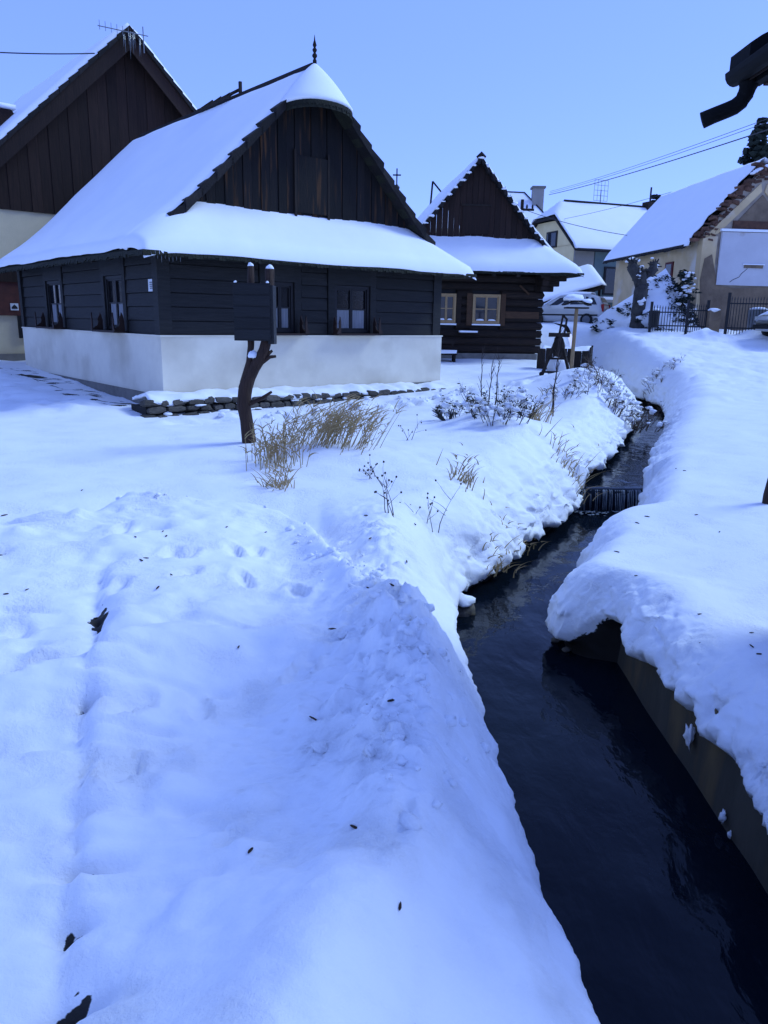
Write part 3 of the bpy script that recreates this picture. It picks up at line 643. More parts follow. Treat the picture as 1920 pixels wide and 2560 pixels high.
fin = MB().lathe([(.04, 0), (.04, .06), (.022, .09), (.05, .13), (.05, .16), (.022, .195), (.045, .235), (.045, .26), (.02, .29), (.042, .33), (.015, .42), (.003, .52)], (RC, .12, 6.56), 10).build('finial', 'old_wood', COT, True)
# snow guard ladder lying on the ridge
lad = MB()
for y in (3.3, 4.45):
    pass
for k in (-.14, .14): lad.bar((RC-.30, 3.1, 6.46), (RC-.30, 4.6, 6.44), .05, .05) if k < 0 else lad.bar((RC+.02, 3.15, 6.68), (RC-.0, 4.55, 6.62), .05, .05)
for i in range(4): y = 3.2+i*.42; lad.bar((RC-.32, y, 6.44), (RC+.04, y, 6.70), .04, .04)
lad.bar((RC+.02, 3.1, 6.44), (RC+.02, 3.1, 6.84), .06, .06)
lad.build('roof_ladder', 'old_wood', COT)
# icicles by the corner
m = MB()
for i in range(9):
    x = -.45+.07*i; l_ = rnd.uniform(.05, .16); m.tube([(x, -.655, zE-.07), (x, -.655, zE-.07-l_)], [.009, .002], 5)
m.build('icicles', 'ice', COT, True, kind='stuff')

# ------------------------------------------------------------------ dry stone plinth wall
t = thing('stone_plinth_wall', 'low dry stone wall with snow in its joints along the foot of the white cottage base', 'wall', (CX, CY, 0), A1)
sm = []
for k in range(9):
    sm.append(MB().blob((0, 0, 0), (.5, .5, .5), 8, 6, .22, 1.3, k*2.3).mesh('stone', 'stone', False))
    for v_ in sm[-1].vertices:
        for c in range(3): v_.co[c] = max(-.42, min(.42, v_.co[c]*1.25))
r = random.Random(11)
def wall_top(s): return .17-.012*s-.02
MB().box(-.75, 7.9, -.80, -.15, -.5, .03).build('rubble_core', 'mortar_dark', t)
for row in range(6):
    s = -.9+r.uniform(0, .2)
    while s < 7.9:
        w_ = r.uniform(.16, .36); h_ = r.uniform(.08, .125); z = .09-row*.12-.012*s+r.uniform(-.012, .012)
        o = link('stone', sm[r.randrange(9)], t, (s+w_/2, -.80+r.uniform(-.04, .03)-row*.03, z)); o.scale = (w_*1.12, .26, h_*1.25); o.rotation_euler = (r.uniform(-.15, .15), r.uniform(-.12, .12), r.uniform(-.2, .2))
        s += w_+r.uniform(.005, .03)
sv = np.linspace(-.7, 7.9, 130); tv = np.linspace(-.88, -.09, 14)
P = surf(sv, tv, lambda s, t_: .165-.012*s+.05*edge_round(t_, -.9, .2, .25)+.06*fbm(s*3, t_*3, 1.7, o=3)-.06*np.exp(-((t_+.9)/.1)**2))
slab(P, .05).build('snow_cap', 'snow', t, True)
for i in range(46):                      # snow caught on the joints
    s = r.uniform(-.6, 7.8); z = r.choice((.035, -.09, -.21))-.012*s
    MB().blob((s, -.91-.02*r.random(), z), (r.uniform(.05, .15), .05, r.uniform(.012, .03)), 8, 5, .4, 2, i).build('joint_snow', 'snow', t, True)
# second short stone edging right of the cottage
for s in (7.95, 8.15, 8.36, 8.62, 8.85): 
    o = link('stone', sm[int(s*10) % 9], t, (s, -.75, .0)); o.scale = (.22, .24, .14)

# ------------------------------------------------------------------ log house behind
A2 = rad(6); H2 = thing('log_house', 'dark brown log house with pale window frames and steep snowy roof', 'house', (2.02, 27, 0), A2)
R2, HW2 = 1.0, 2.2; W0, W1 = -1.25, 3.3; T2 = 8.0
def side2(s): return roof_profile(np.abs(np.asarray(s)-R2), HW2, 6.86, 4.33, 3.5, 3.26)
def front2(t): return 3.26+(np.asarray(t)+.95)*.88
s2 = np.concatenate([np.linspace(R2-3.5, R2-2.05, 16), np.linspace(R2-1.95, R2-.1, 16), [R2], np.linspace(R2+.1, R2+1.95, 16), np.linspace(R2+2.05, R2+3.5, 16)])
rf = slab(surf(s2, np.linspace(0, T2, 20), lambda s, t: side2(s)), .1).build('roof', 'tile_dark', H2)
def sn2(s, t): return side2(s)+.17*edge_round(s, R2-3.51, R2+3.51, .12)*np.clip((t+.02)/.08, .1, 1)+.02*fbm(s, t, 2, o=3)
slab(surf(s2, np.concatenate([[0.01, .04, .1], np.linspace(.2, T2, 26)]), sn2), .012).build('roof_snow', 'roof_snow', rf, True)
sk2 = slab(surf(s2, np.linspace(-.95, .3, 14), lambda s, t: smin(side2(s), front2(t), .14)-.015), .09).build('skirt_roof', 'moss_shingle', H2)
slab(surf(s2, np.concatenate([[-.965, -.95, -.92, -.86], np.linspace(-.78, .3, 16)]), lambda s, t: smin(side2(s), front2(t), .5)-.012+.19*np.clip((t+.96)/.12, 0, 1)**.5*edge_round(s, R2-3.51, R2+3.51, .14)+.03*fbm(s, t, 5, o=3)), .012).build('skirt_snow', 'roof_snow', sk2, True)
m = MB(); z2 = float(side2(R2-3.5)); fringe((R2-3.5, -.96, z2-.01), (R2+3.5, -.96, z2-.01), 90, .07, m, (0, -.02)); m.build('eave_shingles', 'moss_shingle', H2, kind='stuff')
xs = np.linspace(R2-2.2, R2+2.2, 23)
for i in range(22):
    a, b = xs[i]+.005, xs[i+1]-.005
    MB().prism([(a, .16+.012*(i % 2), 4.0), (b, .16+.012*(i % 2), 4.0), (b, .16+.012*(i % 2), max(4.02, float(side2(b))-.09)), (a, .16+.012*(i % 2), max(4.02, float(side2(a))-.09))], (0, .03, 0)).build('gable_board', 'brown_gable', H2)
sh_ = MB().box(R2-.52, R2+.42, .12, .155, 4.5, 5.4).build('loft_shutter', 'brown_gable', H2); MB().box(R2-.57, R2+.47, .10, .158, 5.4, 5.46).build('shutter_lintel', 'old_wood', sh_)
tm = []
for k in range(3):
    tm.append(MB().prism([(-.05, -.12, -.10), (.16, -.12, -.03), (.16, -.12, .05), (-.07, -.12, .02)], (0, .3, 0)).mesh('verge_tile', 'tile_dark'))
for sg in (-1, 1):
    u = 2.3
    while u > .05:
        s = R2+sg*u; o = link('verge_tile', tm[0], H2, (s, 0, float(side2(s))+rnd.uniform(-.02, .02)))
        o.rotation_euler = (0, (-1 if sg < 0 else 1)*rad(50)+rnd.uniform(-.15, .15), 0)
        if sg > 0: o.scale = (-1, 1, 1); o.rotation_euler[1] = rad(50)+rnd.uniform(-.15, .15)
        k = MB().blob((s+sg*-.07, -.10, float(side2(s-sg*.08))+.02), (rnd.uniform(.05, .13), .07, rnd.uniform(.02, .06)), 8, 5, .5, 2, u).build('snow_clump', 'roof_snow', H2, True)
        u -= .2
MB().tube([(R2-.12, -.02, 6.86), (R2, -.06, 7.0), (R2+.12, -.02, 6.88)], .07, 7).build('ridge_tile', 'tile_dark', H2, True)
# ladder frame on far slope ridge
MB().bar((R2-.5, 7.4, 6.2), (R2-.42, 7.4, 7.35), .07, .07).bar((R2-.42, 7.4, 7.35), (R2+.0, 7.4, 6.9), .06, .06).build('roof_ladder', 'old_wood', H2)
# log walls
MB().box(W0, W1, .12, T2, .1, 4.2).build('wall_core', 'dark_frame', H2)
MB().box(W0-.05, W1+.03, -.06, T2, -.1, .53).build('footing', 'footing', H2)
zr = np.linspace(.545, 3.2, 11)
lm = {}
def log(x0, x1, z0, z1):
    m = MB(); n = 5; P = np.zeros((8, 3)); h_ = (z1-z0-.012)/2; zc = (z0+z1)/2
    prof = [(.12, -h_), (-.0, -h_), (-.045, -h_*.55), (-.055, 0), (-.045, h_*.55), (0, h_), (.12, h_)]
    a = [(x0, y, zc+z) for y, z in prof]; m.prism(a, (x1-x0, 0, 0)); return m
OPEN = [(-.42, .42), (1.05, 2.27)]
for a, b in zip(zr[:-1], zr[1:]):
    if a > 1.3 and b < 2.75:
        for x0, x1 in ((W0, -.38), (.37, .9), (1.94, W1+.12)): log(x0, x1, a, b).build('log', 'log_wood', H2)
    else: log(W0, W1+.14, a, b).build('log', 'log_wood', H2)
    MB().prism([(W1+.0, -.0, a+.02), (W1+.05, -.06, a+.13), (W1+.0, -.0, b-.02), (W1-.1, .05, (a+b)/2)], (.12, .0, 0)).build('log_end', 'log_wood', H2)
for i, (x, z) in enumerate(((.35, 3.1), (.75, 2.98), (1.15, 3.05))): pass
for k, (x1, z0, z1) in enumerate(((W1+.45, 2.66, 2.84), (W1+.65, 2.84, 3.02), (W1+.9, 3.02, 3.20))):   # stepped bracket under the eave corner
    MB().box(W1-.2, x1, -.1, .15, z0, z1-.01).build('bracket_beam', 'log_wood', H2); MB().box(W1-.12, W1+.1, -.75+.1*k*-1+.2, -.1, z0, z1-.01).build('bracket_beam', 'log_wood', H2)
for x in np.linspace(W0+.2, W1-.2, 6): MB().bar((x, .1, 3.34), (x, -.88, 3.14), .12, .12).build('rafter', 'old_wood', H2)
for i, (a, b) in enumerate(((-.34, .34), (.93, 1.90))):
    window(H2, a, b, 1.54, 2.53, -.05, 'pale_frame', 2 if i else 2, 1, False, .07, True)
for a, b, mt in ((.36, .52, 'log_wood'), (.72, .91, 'brown_plank'), (1.92, 2.09, 'brown_plank')):
    MB().box(a, b, -.09, -.03, 1.48, 2.56).build('shutter', mt, H2)
MB().box(2.1, W1, -.085, -.03, 1.74, 1.97).build('pale_plank', 'brown_plank', H2, label='lighter brown replacement plank')
MB().bar((2.55, -.09, 2.85), (2.9, -.09, 2.55), .06, .04, (0, 1, 0)).build('peg', 'brown_plank', H2)
sh_ = MB().box(.45, 1.1, -.34, -.06, 1.2, 1.24).build('shelf', 'old_wood', H2); MB().box(.46, 1.09, -.33, -.07, 1.241, 1.30, jit=.008).build('shelf_snow', 'roof_snow', sh_)

# garden bench between the houses
t = thing('garden_bench', 'dark wooden garden bench with a slab of snow on its seat', 'bench', (2.02, 26.0, .16), A2)
MB().box(-.95, .36, -.05, .4, .34, .38).build('seat', 'old_wood', t)
for x in (-.9, .26): MB().box(x, x+.06, -.02, .36, -.1, .34).build('leg', 'old_wood', t)
for x in (-.9, .26): MB().box(x, x+.05, .37, .42, .38, .80).build('back_post', 'old_wood', t)
MB().box(-.95, .36, .36, .40, .70, .82).build('back_rail', 'old_wood', t)
o = MB().box(-.94, .34, -.06, .35, .385, .5, jit=.012).build('bench_snow', 'roof_snow', None, label='thick white snow slab on the garden bench seat', category='snow cap'); o.location = t.location; o.rotation_euler = t.rotation_euler

# ------------------------------------------------------------------ big house with brown gable (behind the cottage)
BH = thing('gabled_house', 'large house with a dark brown boarded gable over a pale cream wall behind the cottage', 'house', (CX, CY, 0), A1)
bt, bs = 11.0, 4.2
def side3(s): return 9.92-np.abs(np.asarray(s)-bs)*.955
MB().box(-1.2, 9.6, bt, bt+9, -.5, 4.55).build('wall', 'plaster_cream', BH)
xs = np.linspace(bs-5.5, bs+5.5, 37)
for i in range(36):
    a, b = xs[i]+.004, xs[i+1]-.004; y = bt-.05+.012*(i % 2)
    MB().prism([(a, y, 4.50), (b, y, 4.50), (b, y, max(4.54, float(side3(b))-.1)), (a, y, max(4.54, float(side3(a))-.1))], (0, .03, 0)).build('gable_board', 'brown_gable', BH)
MB().prism([(bs-5.4, bt, 4.53), (bs+5.4, bt, 4.53), (bs, bt, 9.7)], (0, .1, 0)).build('gable_backing', 'dark_frame', BH)
sv = np.array([bs-6.1, bs-3, bs-.05, bs, bs+.05, bs+3, bs+6.1])
rf = slab(surf(sv, np.linspace(bt-.55, bt+9, 6), lambda s, t: side3(s)), .12).build('roof', 'brown_gable', BH)
sv = np.concatenate([np.linspace(bs-6.15, bs-.1, 24), [bs], np.linspace(bs+.1, bs+6.15, 24)])
slab(surf(sv, np.concatenate([[bt-.56, bt-.5, bt-.42], np.linspace(bt-.3, bt+9, 20)]), lambda s, t: side3(s)+.02+.20*edge_round(s, bs-6.2, bs+6.2, .15)*np.clip((t-bt+.57)/.15, .1, 1)*(1-.5*np.exp(-((s-bs)/.2)**2))+.02*fbm(s, t, 1, o=2)), .015).build('roof_snow', 'roof_snow', rf, True)
for sg in (-1, 1):
    MB().prism([(bs, bt-.5, 9.82), (bs+sg*6.1, bt-.5, float(side3(bs+6.1))-.1), (bs+sg*6.1, bt-.5, float(side3(bs+6.1))-.62), (bs, bt-.5, 9.30)], (0, .05, 0)).build('bargeboard', 'brown_gable', BH)
    for k in range(20):
        u = .08+k*.3; s0 = bs+sg*u; s1 = bs+sg*(u+.33); z0 = float(side3(s0)); z1 = float(side3(s1))
        MB().prism([(s0, bt-.58, z0-.10), (s1, bt-.58, z1-.12), (s1, bt-.58, z1+.06), (s0, bt-.58, z0+.01)], (0, .22, 0)).build('verge_tile', 'tile_dark', BH)
m = MB(); r = random.Random(2)
for i in range(12):
    x = bs+r.uniform(-.26, .26); zt = 9.75-abs(x-bs)*.6; l_ = r.uniform(.3, .85)*(1-abs(x-bs)*1.7); m.tube([(x, bt-.66, zt), (x+r.uniform(-.03, .03), bt-.66, zt-l_)], [.018, .004], 5)
m.build('icicles', 'ice', BH, True, kind='stuff')
m = MB(); m.tube([(bs-1.05, bt-.8, 9.62), (bs+.45, bt-.8, 9.68)], .014, 5)
for i in range(7): x = bs-1.0+i*.17; m.tube([(x, bt-.8, 9.53), (x, bt-.8, 9.78)], .009, 4)
m.tube([(bs+.3, bt-.8, 9.2), (bs+.3, bt-.8, 9.9)], .016, 5); m.build('antenna', 'galvanised', BH)
# lean-to and boards at the foot of the big house
pn = MB().box(-1.0, .62, bt-.08, bt-.01, 1.55, 2.5).build('sign_panel', 'sign_brown', BH, label='dark red brown sign panel with a small white pictogram')
m = MB().box(.25, .47, bt-.095, bt-.082, 1.7, 1.9); m.build('pictogram_field', 'white_enamel', pn)
MB().prism([(.28, bt-.10, 1.74), (.44, bt-.10, 1.74), (.44, bt-.10, 1.79), (.36, bt-.10, 1.87), (.28, bt-.10, 1.79)], (0, .004, 0)).build('pictogram', 'ink', pn)
MB().box(-1.1, 3, bt-.13, bt-.005, 2.5, 2.9).build('beam', 'brown_gable', BH)
MB().box(.42, .72, bt-.1, bt-.02, .9, 1.55).build('meter_box', 'dark_frame', BH)
MB().box(-1.3, 3, bt-.2, bt-.02, -.4, .45).build('footing', 'footing', BH)
DORM = [(-.6, bt+2, 6.2), (.55, bt+2, 6.2), (1.48, bt+2, 7.50), (1.40, bt+2, 7.62), (-.6, bt+2, 7.66)]
dm = MB().prism(DORM, (0, 1.6, 0)).build('dormer', 'brown_gable', BH)
slab(surf(np.linspace(-.8, 1.5, 6), np.linspace(bt+1.9, bt+3.7, 5), lambda s, t: 7.80-(s+.6)*.02), .12).build('dormer_snow', 'roof_snow', dm, True)

# ------------------------------------------------------------------ ruined house on the right
RU = thing('ruined_house', 'crumbling house with peeling cream plaster, exposed brick gable and snowy roof', 'house', (12.62, 32, -.229), rad(4.9)); RU.scale = (1.143, 1.143, 1.143)
rx, rz_ = 1.95, 7.12
def side4(x): return rz_-np.abs(np.asarray(x)-rx)*1.13
MB().box(0, 3.9, .25, 8.0, 1.0, 4.75).build('wall', 'ruin_plaster', RU)
MB().prism([(0, .0, 1.0), (3.9, 0, 1.0), (3.9, 0, 4.75), (rx, 0, 6.95), (0, 0, 4.75)], (0, .26, 0)).build('gable_wall', 'ruin_grey', RU)
MB().box(-.03, .5, -.05, .3, 1.2, 4.65).build('pilaster', 'ruin_plaster', RU)
MB().box(.62, 3.4, -.09, -.01, 3.02, 4.80, jit=.02).build('white_panel', 'ruin_white', RU, label='large square of flaking white plaster')
MB().box(.55, 3.5, -.16, .0, 4.82, 4.90).build('ledge_snow', 'roof_snow', RU)
MB().prism([(.05, -.07, 1.1), (3.6, -.07, 1.1), (3.6, -.07, 2.95), (2.4, -.07, 2.98), (1.4, -.07, 2.92), (.7, -.07, 3.0), (.52, -.07, 3.5), (.35, -.07, 4.05), (.1, -.07, 3.9), (.02, -.07, 3.2), (.12, -.07, 2.4)], (0, .05, 0)).build('bare_render', 'ruin_dirty', RU)
MB().prism([(1.0, -.04, 5.0), (3.0, -.04, 5.0), (rx+.0, -.04, 6.05)], (0, .06, 0)).build('gable_niche', 'ruin_dirty', RU)
MB().box(1.0, 3.0, -.07, -.01, 4.92, 5.18).build('brick_band', 'brick', RU)
MB().box(1.55, 2.25, -.14, -.085, 3.62, 3.72, jit=.02).build('scar_ledge', 'ruin_dirty', RU); MB().box(1.5, 2.3, -.15, -.085, 3.72, 3.75).build('scar_snow', 'roof_snow', RU)
cr = [(1.7, 3.6), (1.5, 3.42), (1.42, 3.3), (1.2, 3.2), (1.1, 3.12)]
MB().tube([(a, -.1, b) for a, b in cr], .012, 4).build('crack', 'ink', RU)
bm_ = [MB().box(-.13, .13, -.12, .14, -.04, .04, jit=.018).mesh('brick', 'brick') for k in range(4)]
r = random.Random(6)
for k in range(34):                       # ragged brick rake
    z = 4.55+k*.075; x = rx-(rz_-z)/1.13
    for q in range(2 if k > 6 else 3):
        if r.random() < .28: continue
        o = link('brick', bm_[r.randrange(4)], RU, (x+.05+q*.24+r.uniform(-.09, .07), .06+r.uniform(-.05, .05), z+r.uniform(-.03, .03))); o.rotation_euler = (r.uniform(-.15, .15), r.uniform(-.3, .3), r.uniform(-.5, .5)); o.scale = (r.uniform(.6, 1.1), 1, r.uniform(.7, 1.3))
for k in range(16):
    o = link('brick', bm_[r.randrange(4)], RU, (rx+r.uniform(-.32, .45), .05, 6.5+r.uniform(0, .62))); o.rotation_euler = (0, r.uniform(-.2, .2), r.uniform(-.3, .3))
for sg in (-1, 1):
    MB().prism([(rx+sg*.12, -.05, 6.42), (rx+sg*2.0, -.05, 4.55), (rx+sg*1.45, -.05, 4.75), (rx+sg*.05, -.05, 6.15)], (0, .05, 0)).build('rake_plaster', 'ruin_plaster', RU)
for k in range(10): MB().blob((rx-.4+.08*k, .05, 7.0-abs(k-5)*.05), (.12, .14, .05), 8, 5, .3, 2, k).build('snow_clump', 'roof_snow', RU, True)
sv = np.array([-.45, rx-.02, rx, rx+.02, 4.35]); rf = slab(surf(sv, np.linspace(.35, 8.3, 6), lambda s, t: side4(s)), .12).build('roof', 'tile_dark', RU)
sv = np.concatenate([np.linspace(-.5, rx-.06, 20), [rx], np.linspace(rx+.06, 4.4, 12)])
tt = np.linspace(.18, 8.35, 50)
P = surf(sv, tt, lambda s, t: side4(s)+.15*np.clip((s+.52)/.2, .1, 1)+.03*fbm(s*1.5, t*1.5, 1, o=3)); P[0, :, 1] += .22*vn(sv*4.0, 1.0)+.1*vn(sv*11, 2.0)
slab(P, .02).build('roof_snow', 'roof_snow', rf, True)
m = MB(); fringe((-.5, .4, float(side4(-.45))-.01), (-.5, 8.3, float(side4(-.45))-.01), 46, .12, m, (-.03, 0)); m.build('eave_tiles', 'tile_dark', RU, kind='stuff')
MB().bar((-.3, .4, 4.45), (-.3, 8.2, 4.45), .12, .12).build('eave_beam', 'old_wood', RU)
wn = MB().box(-.05, .02, 2.1, 2.75, 3.35, 3.95).build('window', 'red_frame', RU, label='small dark window with a red frame'); MB().box(-.06, -.045, 2.2, 2.65, 3.43, 3.87).build('pane', 'glass', wn)

# ------------------------------------------------------------------ yellow house in the background
YH = thing('yellow_house', 'pale yellow half-hipped house with a snowy roof and a green lower front', 'house', (10.9, 46, 0), rad(20))
yr = 3.3; 
def side5(y): return 8.72-np.abs(np.asarray(y)-yr)*.80
MB().box(.0, 11, .3, 6.3, 1.0, 6.1).build('wall', 'plaster_yellow', YH)
MB().prism([(.0, .3, 6.05), (.0, 6.3, 6.05), (.0, 4.5, 7.6), (.0, 2.1, 7.6)], (.2, 0, 0)).build('gable_wall', 'plaster_yellow', YH)
def hip(s, t): return np.minimum(side5(t), 7.75+(s+.35)*.95)
sx = np.concatenate([np.linspace(-.35, 1.6, 14), np.linspace(2, 11.3, 8)]); ty = np.concatenate([np.linspace(-.35, 3.2, 14), [yr], np.linspace(3.4, 6.95, 14)])
rf = slab(surf(sx, ty, lambda s, t: hip(s, t)), .14).build('roof', 'tile_dark', YH)
slab(surf(sx, ty, lambda s, t: hip(s, t)+.16*np.clip((t+.36)/.2, .2, 1)+.03*fbm(s, t, 1, o=2)), .03).build('roof_snow', 'roof_snow', rf, True)
MB().tube([(1.0, yr, 8.9), (11.3, yr, 8.9)], .07, 6).build('ridge_tiles', 'tile_dark', YH)
fr = MB().box(-.06, .02, 2.15, 3.35, 6.05, 7.0).build('window', 'dark_frame', YH); MB().box(-.075, -.062, 2.25, 3.25, 6.15, 6.9).build('pane', 'glass', fr)
MB().box(.02, 1.35, .2, .29, 1.2, 6.0).build('grey_render', 'plaster_grey', YH); MB().box(1.4, 6, .18, .29, 1.2, 6.0).build('green_render', 'plaster_green', YH)
for a in (2.1, 3.6):
    fr = MB().box(a, a+1.1, .1, .17, 3.3, 4.9).build('window', 'dark_frame', YH); MB().box(a+.1, a+1.0, .08, .098, 3.4, 4.8).build('pane', 'glass', fr)
bl = MB().box(1.6, 5, -.7, .18, 2.85, 3.0).build('balcony', 'plaster_grey', YH); MB().box(1.6, 5, -.7, .1, 3.005, 3.16, jit=.02).build('balcony_snow', 'roof_snow', bl)
MB().box(-.2, 11, -.36, -.28, 5.70, 5.82).build('gutter', 'iron', YH)
ck = MB().box(7.0, 7.7, 3.0, 3.6, 8.4, 9.2).build('chimney', 'old_wood', YH); MB().tube([(7.35, 3.3, 9.1), (7.35, 3.3, 10.1)], .06, 6).build('flue', 'iron', ck)
m = MB().tube([(3.6, yr, 8.7), (3.6, yr, 9.7)], .03, 5)
for k in range(5): m.tube([(3.1, yr, 9.05+k*.3), (4.1, yr, 9.05+k*.3)], .012, 4)
for k in range(5): m.tube([(3.1+.25*k, yr, 9.05), (3.1+.25*k, yr, 10.25)], .012, 4)
m.build('antenna', 'galvanised', YH)
# far house with the hipped roof and chimney
FH = thing('hipped_house', 'distant house with a snowy hipped roof and one grey square chimney', 'house', (9.0, 58, 0), 0)
MB().box(-5.5, 2.6, 0, 8, 1.5, 8.2).build('wall', 'plaster_cream', FH)
MB().add([(-6, -.5, 8.1), (3.3, -.5, 8.1), (3.3, 8.5, 8.1), (-6, 8.5, 8.1), (-3, 4, 11.35), (1.35, 4, 11.25)], [(0, 1, 5, 4), (1, 2, 5), (2, 3, 4, 5), (3, 0, 4), (3, 2, 1, 0)]).build('roof', 'roof_snow', FH)
MB().tube([(-3, 4, 11.37), (1.35, 4, 11.27), (3.3, -.5, 8.12)], .06, 5).build('ridge_tiles', 'tile_dark', FH)
MB().box(1.75, 2.55, 2.4, 3.2, 8.8, 11.35).build('chimney', 'plaster_grey', FH); MB().box(1.65, 2.65, 2.3, 3.3, 11.35, 11.5).build('chimney_cap', 'footing', FH)
# church spire far off
t = thing('church_spire', 'distant thin church spire topped by a ball and a cross', 'church', (.78, 90, 0))
MB().lathe([(2.6, 0), (2.6, 9), (2.9, 9.1), (.25, 14.6), (.08, 15.2)], (0, 0, 0), 8).build('tower', 'tile_dark', t); MB().lathe([(.06, 15.1), (.08, 15.5), (.34, 15.85), (.34, 16.0), (.06, 16.3)], (0, 0, 0), 8).build('ball', 'iron', t, True)
MB().box(-.07, .07, -.05, .05, 16.2, 17.9).box(-.45, .45, -.05, .05, 17.15, 17.29).build('cross', 'iron', t)

# ------------------------------------------------------------------ building corner beside the bridge with gutter and downpipe
NB = thing('eaves_building', 'dark roof corner with gutter and bent downpipe jutting over the stream bank', 'building', (-.13, 0, .08))
MB().box(3.35, 5.4, 2.9, 5.0, -1.2, 3.2).build('wall', 'plaster_grey', NB)
P = surf(np.linspace(2.32, 6.3, 9), np.array([2.7, 5.25]), lambda s, t: 3.12+np.minimum(s-2.32, 6.3-s)*.55); rf = slab(P, .14).build('roof', 'brown_gable', NB)
P = surf(np.linspace(2.42, 6.2, 20), np.linspace(2.75, 5.2, 20), lambda s, t: 3.135+np.minimum(s-2.32, 6.3-s)*.55+.12*np.clip((s-2.4)/.3, 0.15, 1)); slab(P, .02).build('roof_snow', 'roof_snow', rf, True)
MB().box(2.36, 2.42, 2.75, 5.2, 2.97, 3.06).build('fascia', 'black_metal', NB); MB().box(2.42, 3.4, 2.75, 5.15, 2.96, 2.985).build('soffit', 'brown_gable', NB)
m = MB(); n = 9; P = np.zeros((2, n, 3))
for i, y in enumerate((2.75, 5.28)):
    for j in range(n): a = pi*j/(n-1); P[i, j] = (2.29-cos(a)*.06, y, 3.06-sin(a)*.07)
slab(P, .006).add([tuple(P[1, j]) for j in range(n)], [tuple(range(n))]).build('gutter', 'black_metal', NB, True)
MB().tube([(2.34, 5.18, 3.04), (2.345, 5.18, 2.97), (2.335, 5.19, 2.92), (2.315, 5.2, 2.88), (2.285, 5.21, 2.855), (2.25, 5.22, 2.84), (2.17, 5.24, 2.81), (2.11, 5.26, 2.785)], [.07, .058, .05, .048, .048, .048, .048, .05], 14).build('downpipe', 'black_metal', NB, True)
MB().prism([(2.25, 5.0, 3.06), (2.25, 5.0, 3.15), (2.31, 5.0, 3.19), (2.42, 5.0, 3.245), (2.37, 5.0, 3.16), (2.45, 5.0, 3.10), (2.45, 5.0, 3.0)], (0, .27, 0)).build('rake_board', 'black_metal', NB)

# ------------------------------------------------------------------ poles and wires
def wire(a, b, sag, label, r_=.016):
    a = Vector(a); b = Vector(b); pts = [a.lerp(b, i/24)+Vector((0, 0, -sag*4*(i/24)*(1-i/24))) for i in range(25)]
    MB().tube(pts, r_, 4).build('overhead_wire', 'wire', None, False, label=label, category='wire', group='overhead wires')
t = thing('utility_pole', 'dark utility pole with a short crossarm of insulators among snowy roofs', 'pole', (8.25, 50, 1.8))
MB().tube([(0, 0, 0), (0, 0, 7.2)], [.14, .1], 8).build('post', 'old_wood', t); MB().box(-.75, .75, -.06, .06, 6.55, 6.68).build('crossarm', 'old_wood', t)
for x in (-.65, -.3, .3, .65): MB().lathe([(.03, 0), (.07, .06), (.05, .2), (.02, .24)], (x, 0, 6.68), 6).build('insulator', 'iron', t)
t = thing('wire_pole', 'plain wooden wire pole standing on the right bank snow', 'pole', (10.75, 9.5, 0)); MB().tube([(0, 0, -.5), (0, 0, 6.4)], [.13, .09], 8).build('post', 'old_wood', t); MB().box(-.5, .5, -.05, .05, 6.1, 6.2).build('crossarm', 'old_wood', t)
wire((10.55, 9.5, 6.30), (11.31, 57, 10.6), .25, 'upper thin wire of the bundle rising over the ruined roof', .011); wire((10.65, 9.5, 6.24), (11.3, 57, 10.5), .25, 'second thin wire of the bundle rising over the ruined roof', .011)
wire((10.85, 9.5, 6.05), (11.25, 57, 10.38), .25, 'thick lowest cable of the bundle rising over the ruined roof', .022)
wire((8.3, 50, 8.45), (12.17, 40.8, 6.02), .15, 'dark cable sagging from the insulator pole to the ruined house eave')
wire((9.7, 49, 7.6), (14.17, 40.7, 8.1), .1, 'thin wire from the yellow house to the ruined house ridge', .012)
wire((-9.33, 20, 7.62), (-7.78, 22.0, 8.24), .02, 'cable running to the peak of the brown gable', .014)

# ------------------------------------------------------------------ spruces
def spruce(name, label, loc, h, rb, seed, tiers=26):
    r = random.Random(seed); t = thing(name, label, 'tree', loc, 0, 'spruces behind the ruined house')
    MB().tube([(0, 0, -.5), (0, 0, h)], [h*.018+.05, .02], 7).build('trunk', 'twig', t)
    m = MB()
    for i in range(tiers):
        f = i/(tiers-1); z = h*(.14+.85*f); L = rb*(1-f)**.85*r.uniform(.85, 1.1)+.12
        for k in range(int(17-8*f)):
            a = r.uniform(0, 2*pi); d = Vector((cos(a), sin(a), 0)); sd = Vector((-sin(a), cos(a), 0)); l_ = L*r.uniform(.7, 1.1)
            tip = Vector((0, 0, z))+d*l_+Vector((0, 0, -l_*.22+.12*l_*f)); n = max(4, int(l_/.22))
            for q in range(n):
                p = Vector((0, 0, z)).lerp(tip, (q+.5)/n)+Vector((0, 0, -.06*l_*sin(pi*q/n))); w_ = .30+.42*l_*.35*(1-q/n)
                for s_ in (-1, 1):
                    e = p+sd*s_*w_*r.uniform(.7, 1.2)+d*.22+Vector((0, 0, r.uniform(-.3, .05)))
                    m.add([p-d*.15, e, p+d*.28+Vector((0, 0, .05)), p+Vector((0, 0, -.3))], [(0, 1, 2), (0, 3, 1), (3, 2, 1)])
    m.build('crown', 'spruce', t)
spruce('spruce_tree', 'tall dark spruce rising behind the ruined gable', (27.4, 61, 2), 14.6, 4.6, 3, 34)
spruce('spruce_tree', 'second dark spruce with its tip beside the tall one', (30.6, 63, 2), 14.0, 4.2, 5, 30)
spruce('spruce_tree', 'far small spruce tip peeking over the yellow house roof', (23.1, 70, 2), 10.6, 2.4, 8, 24)

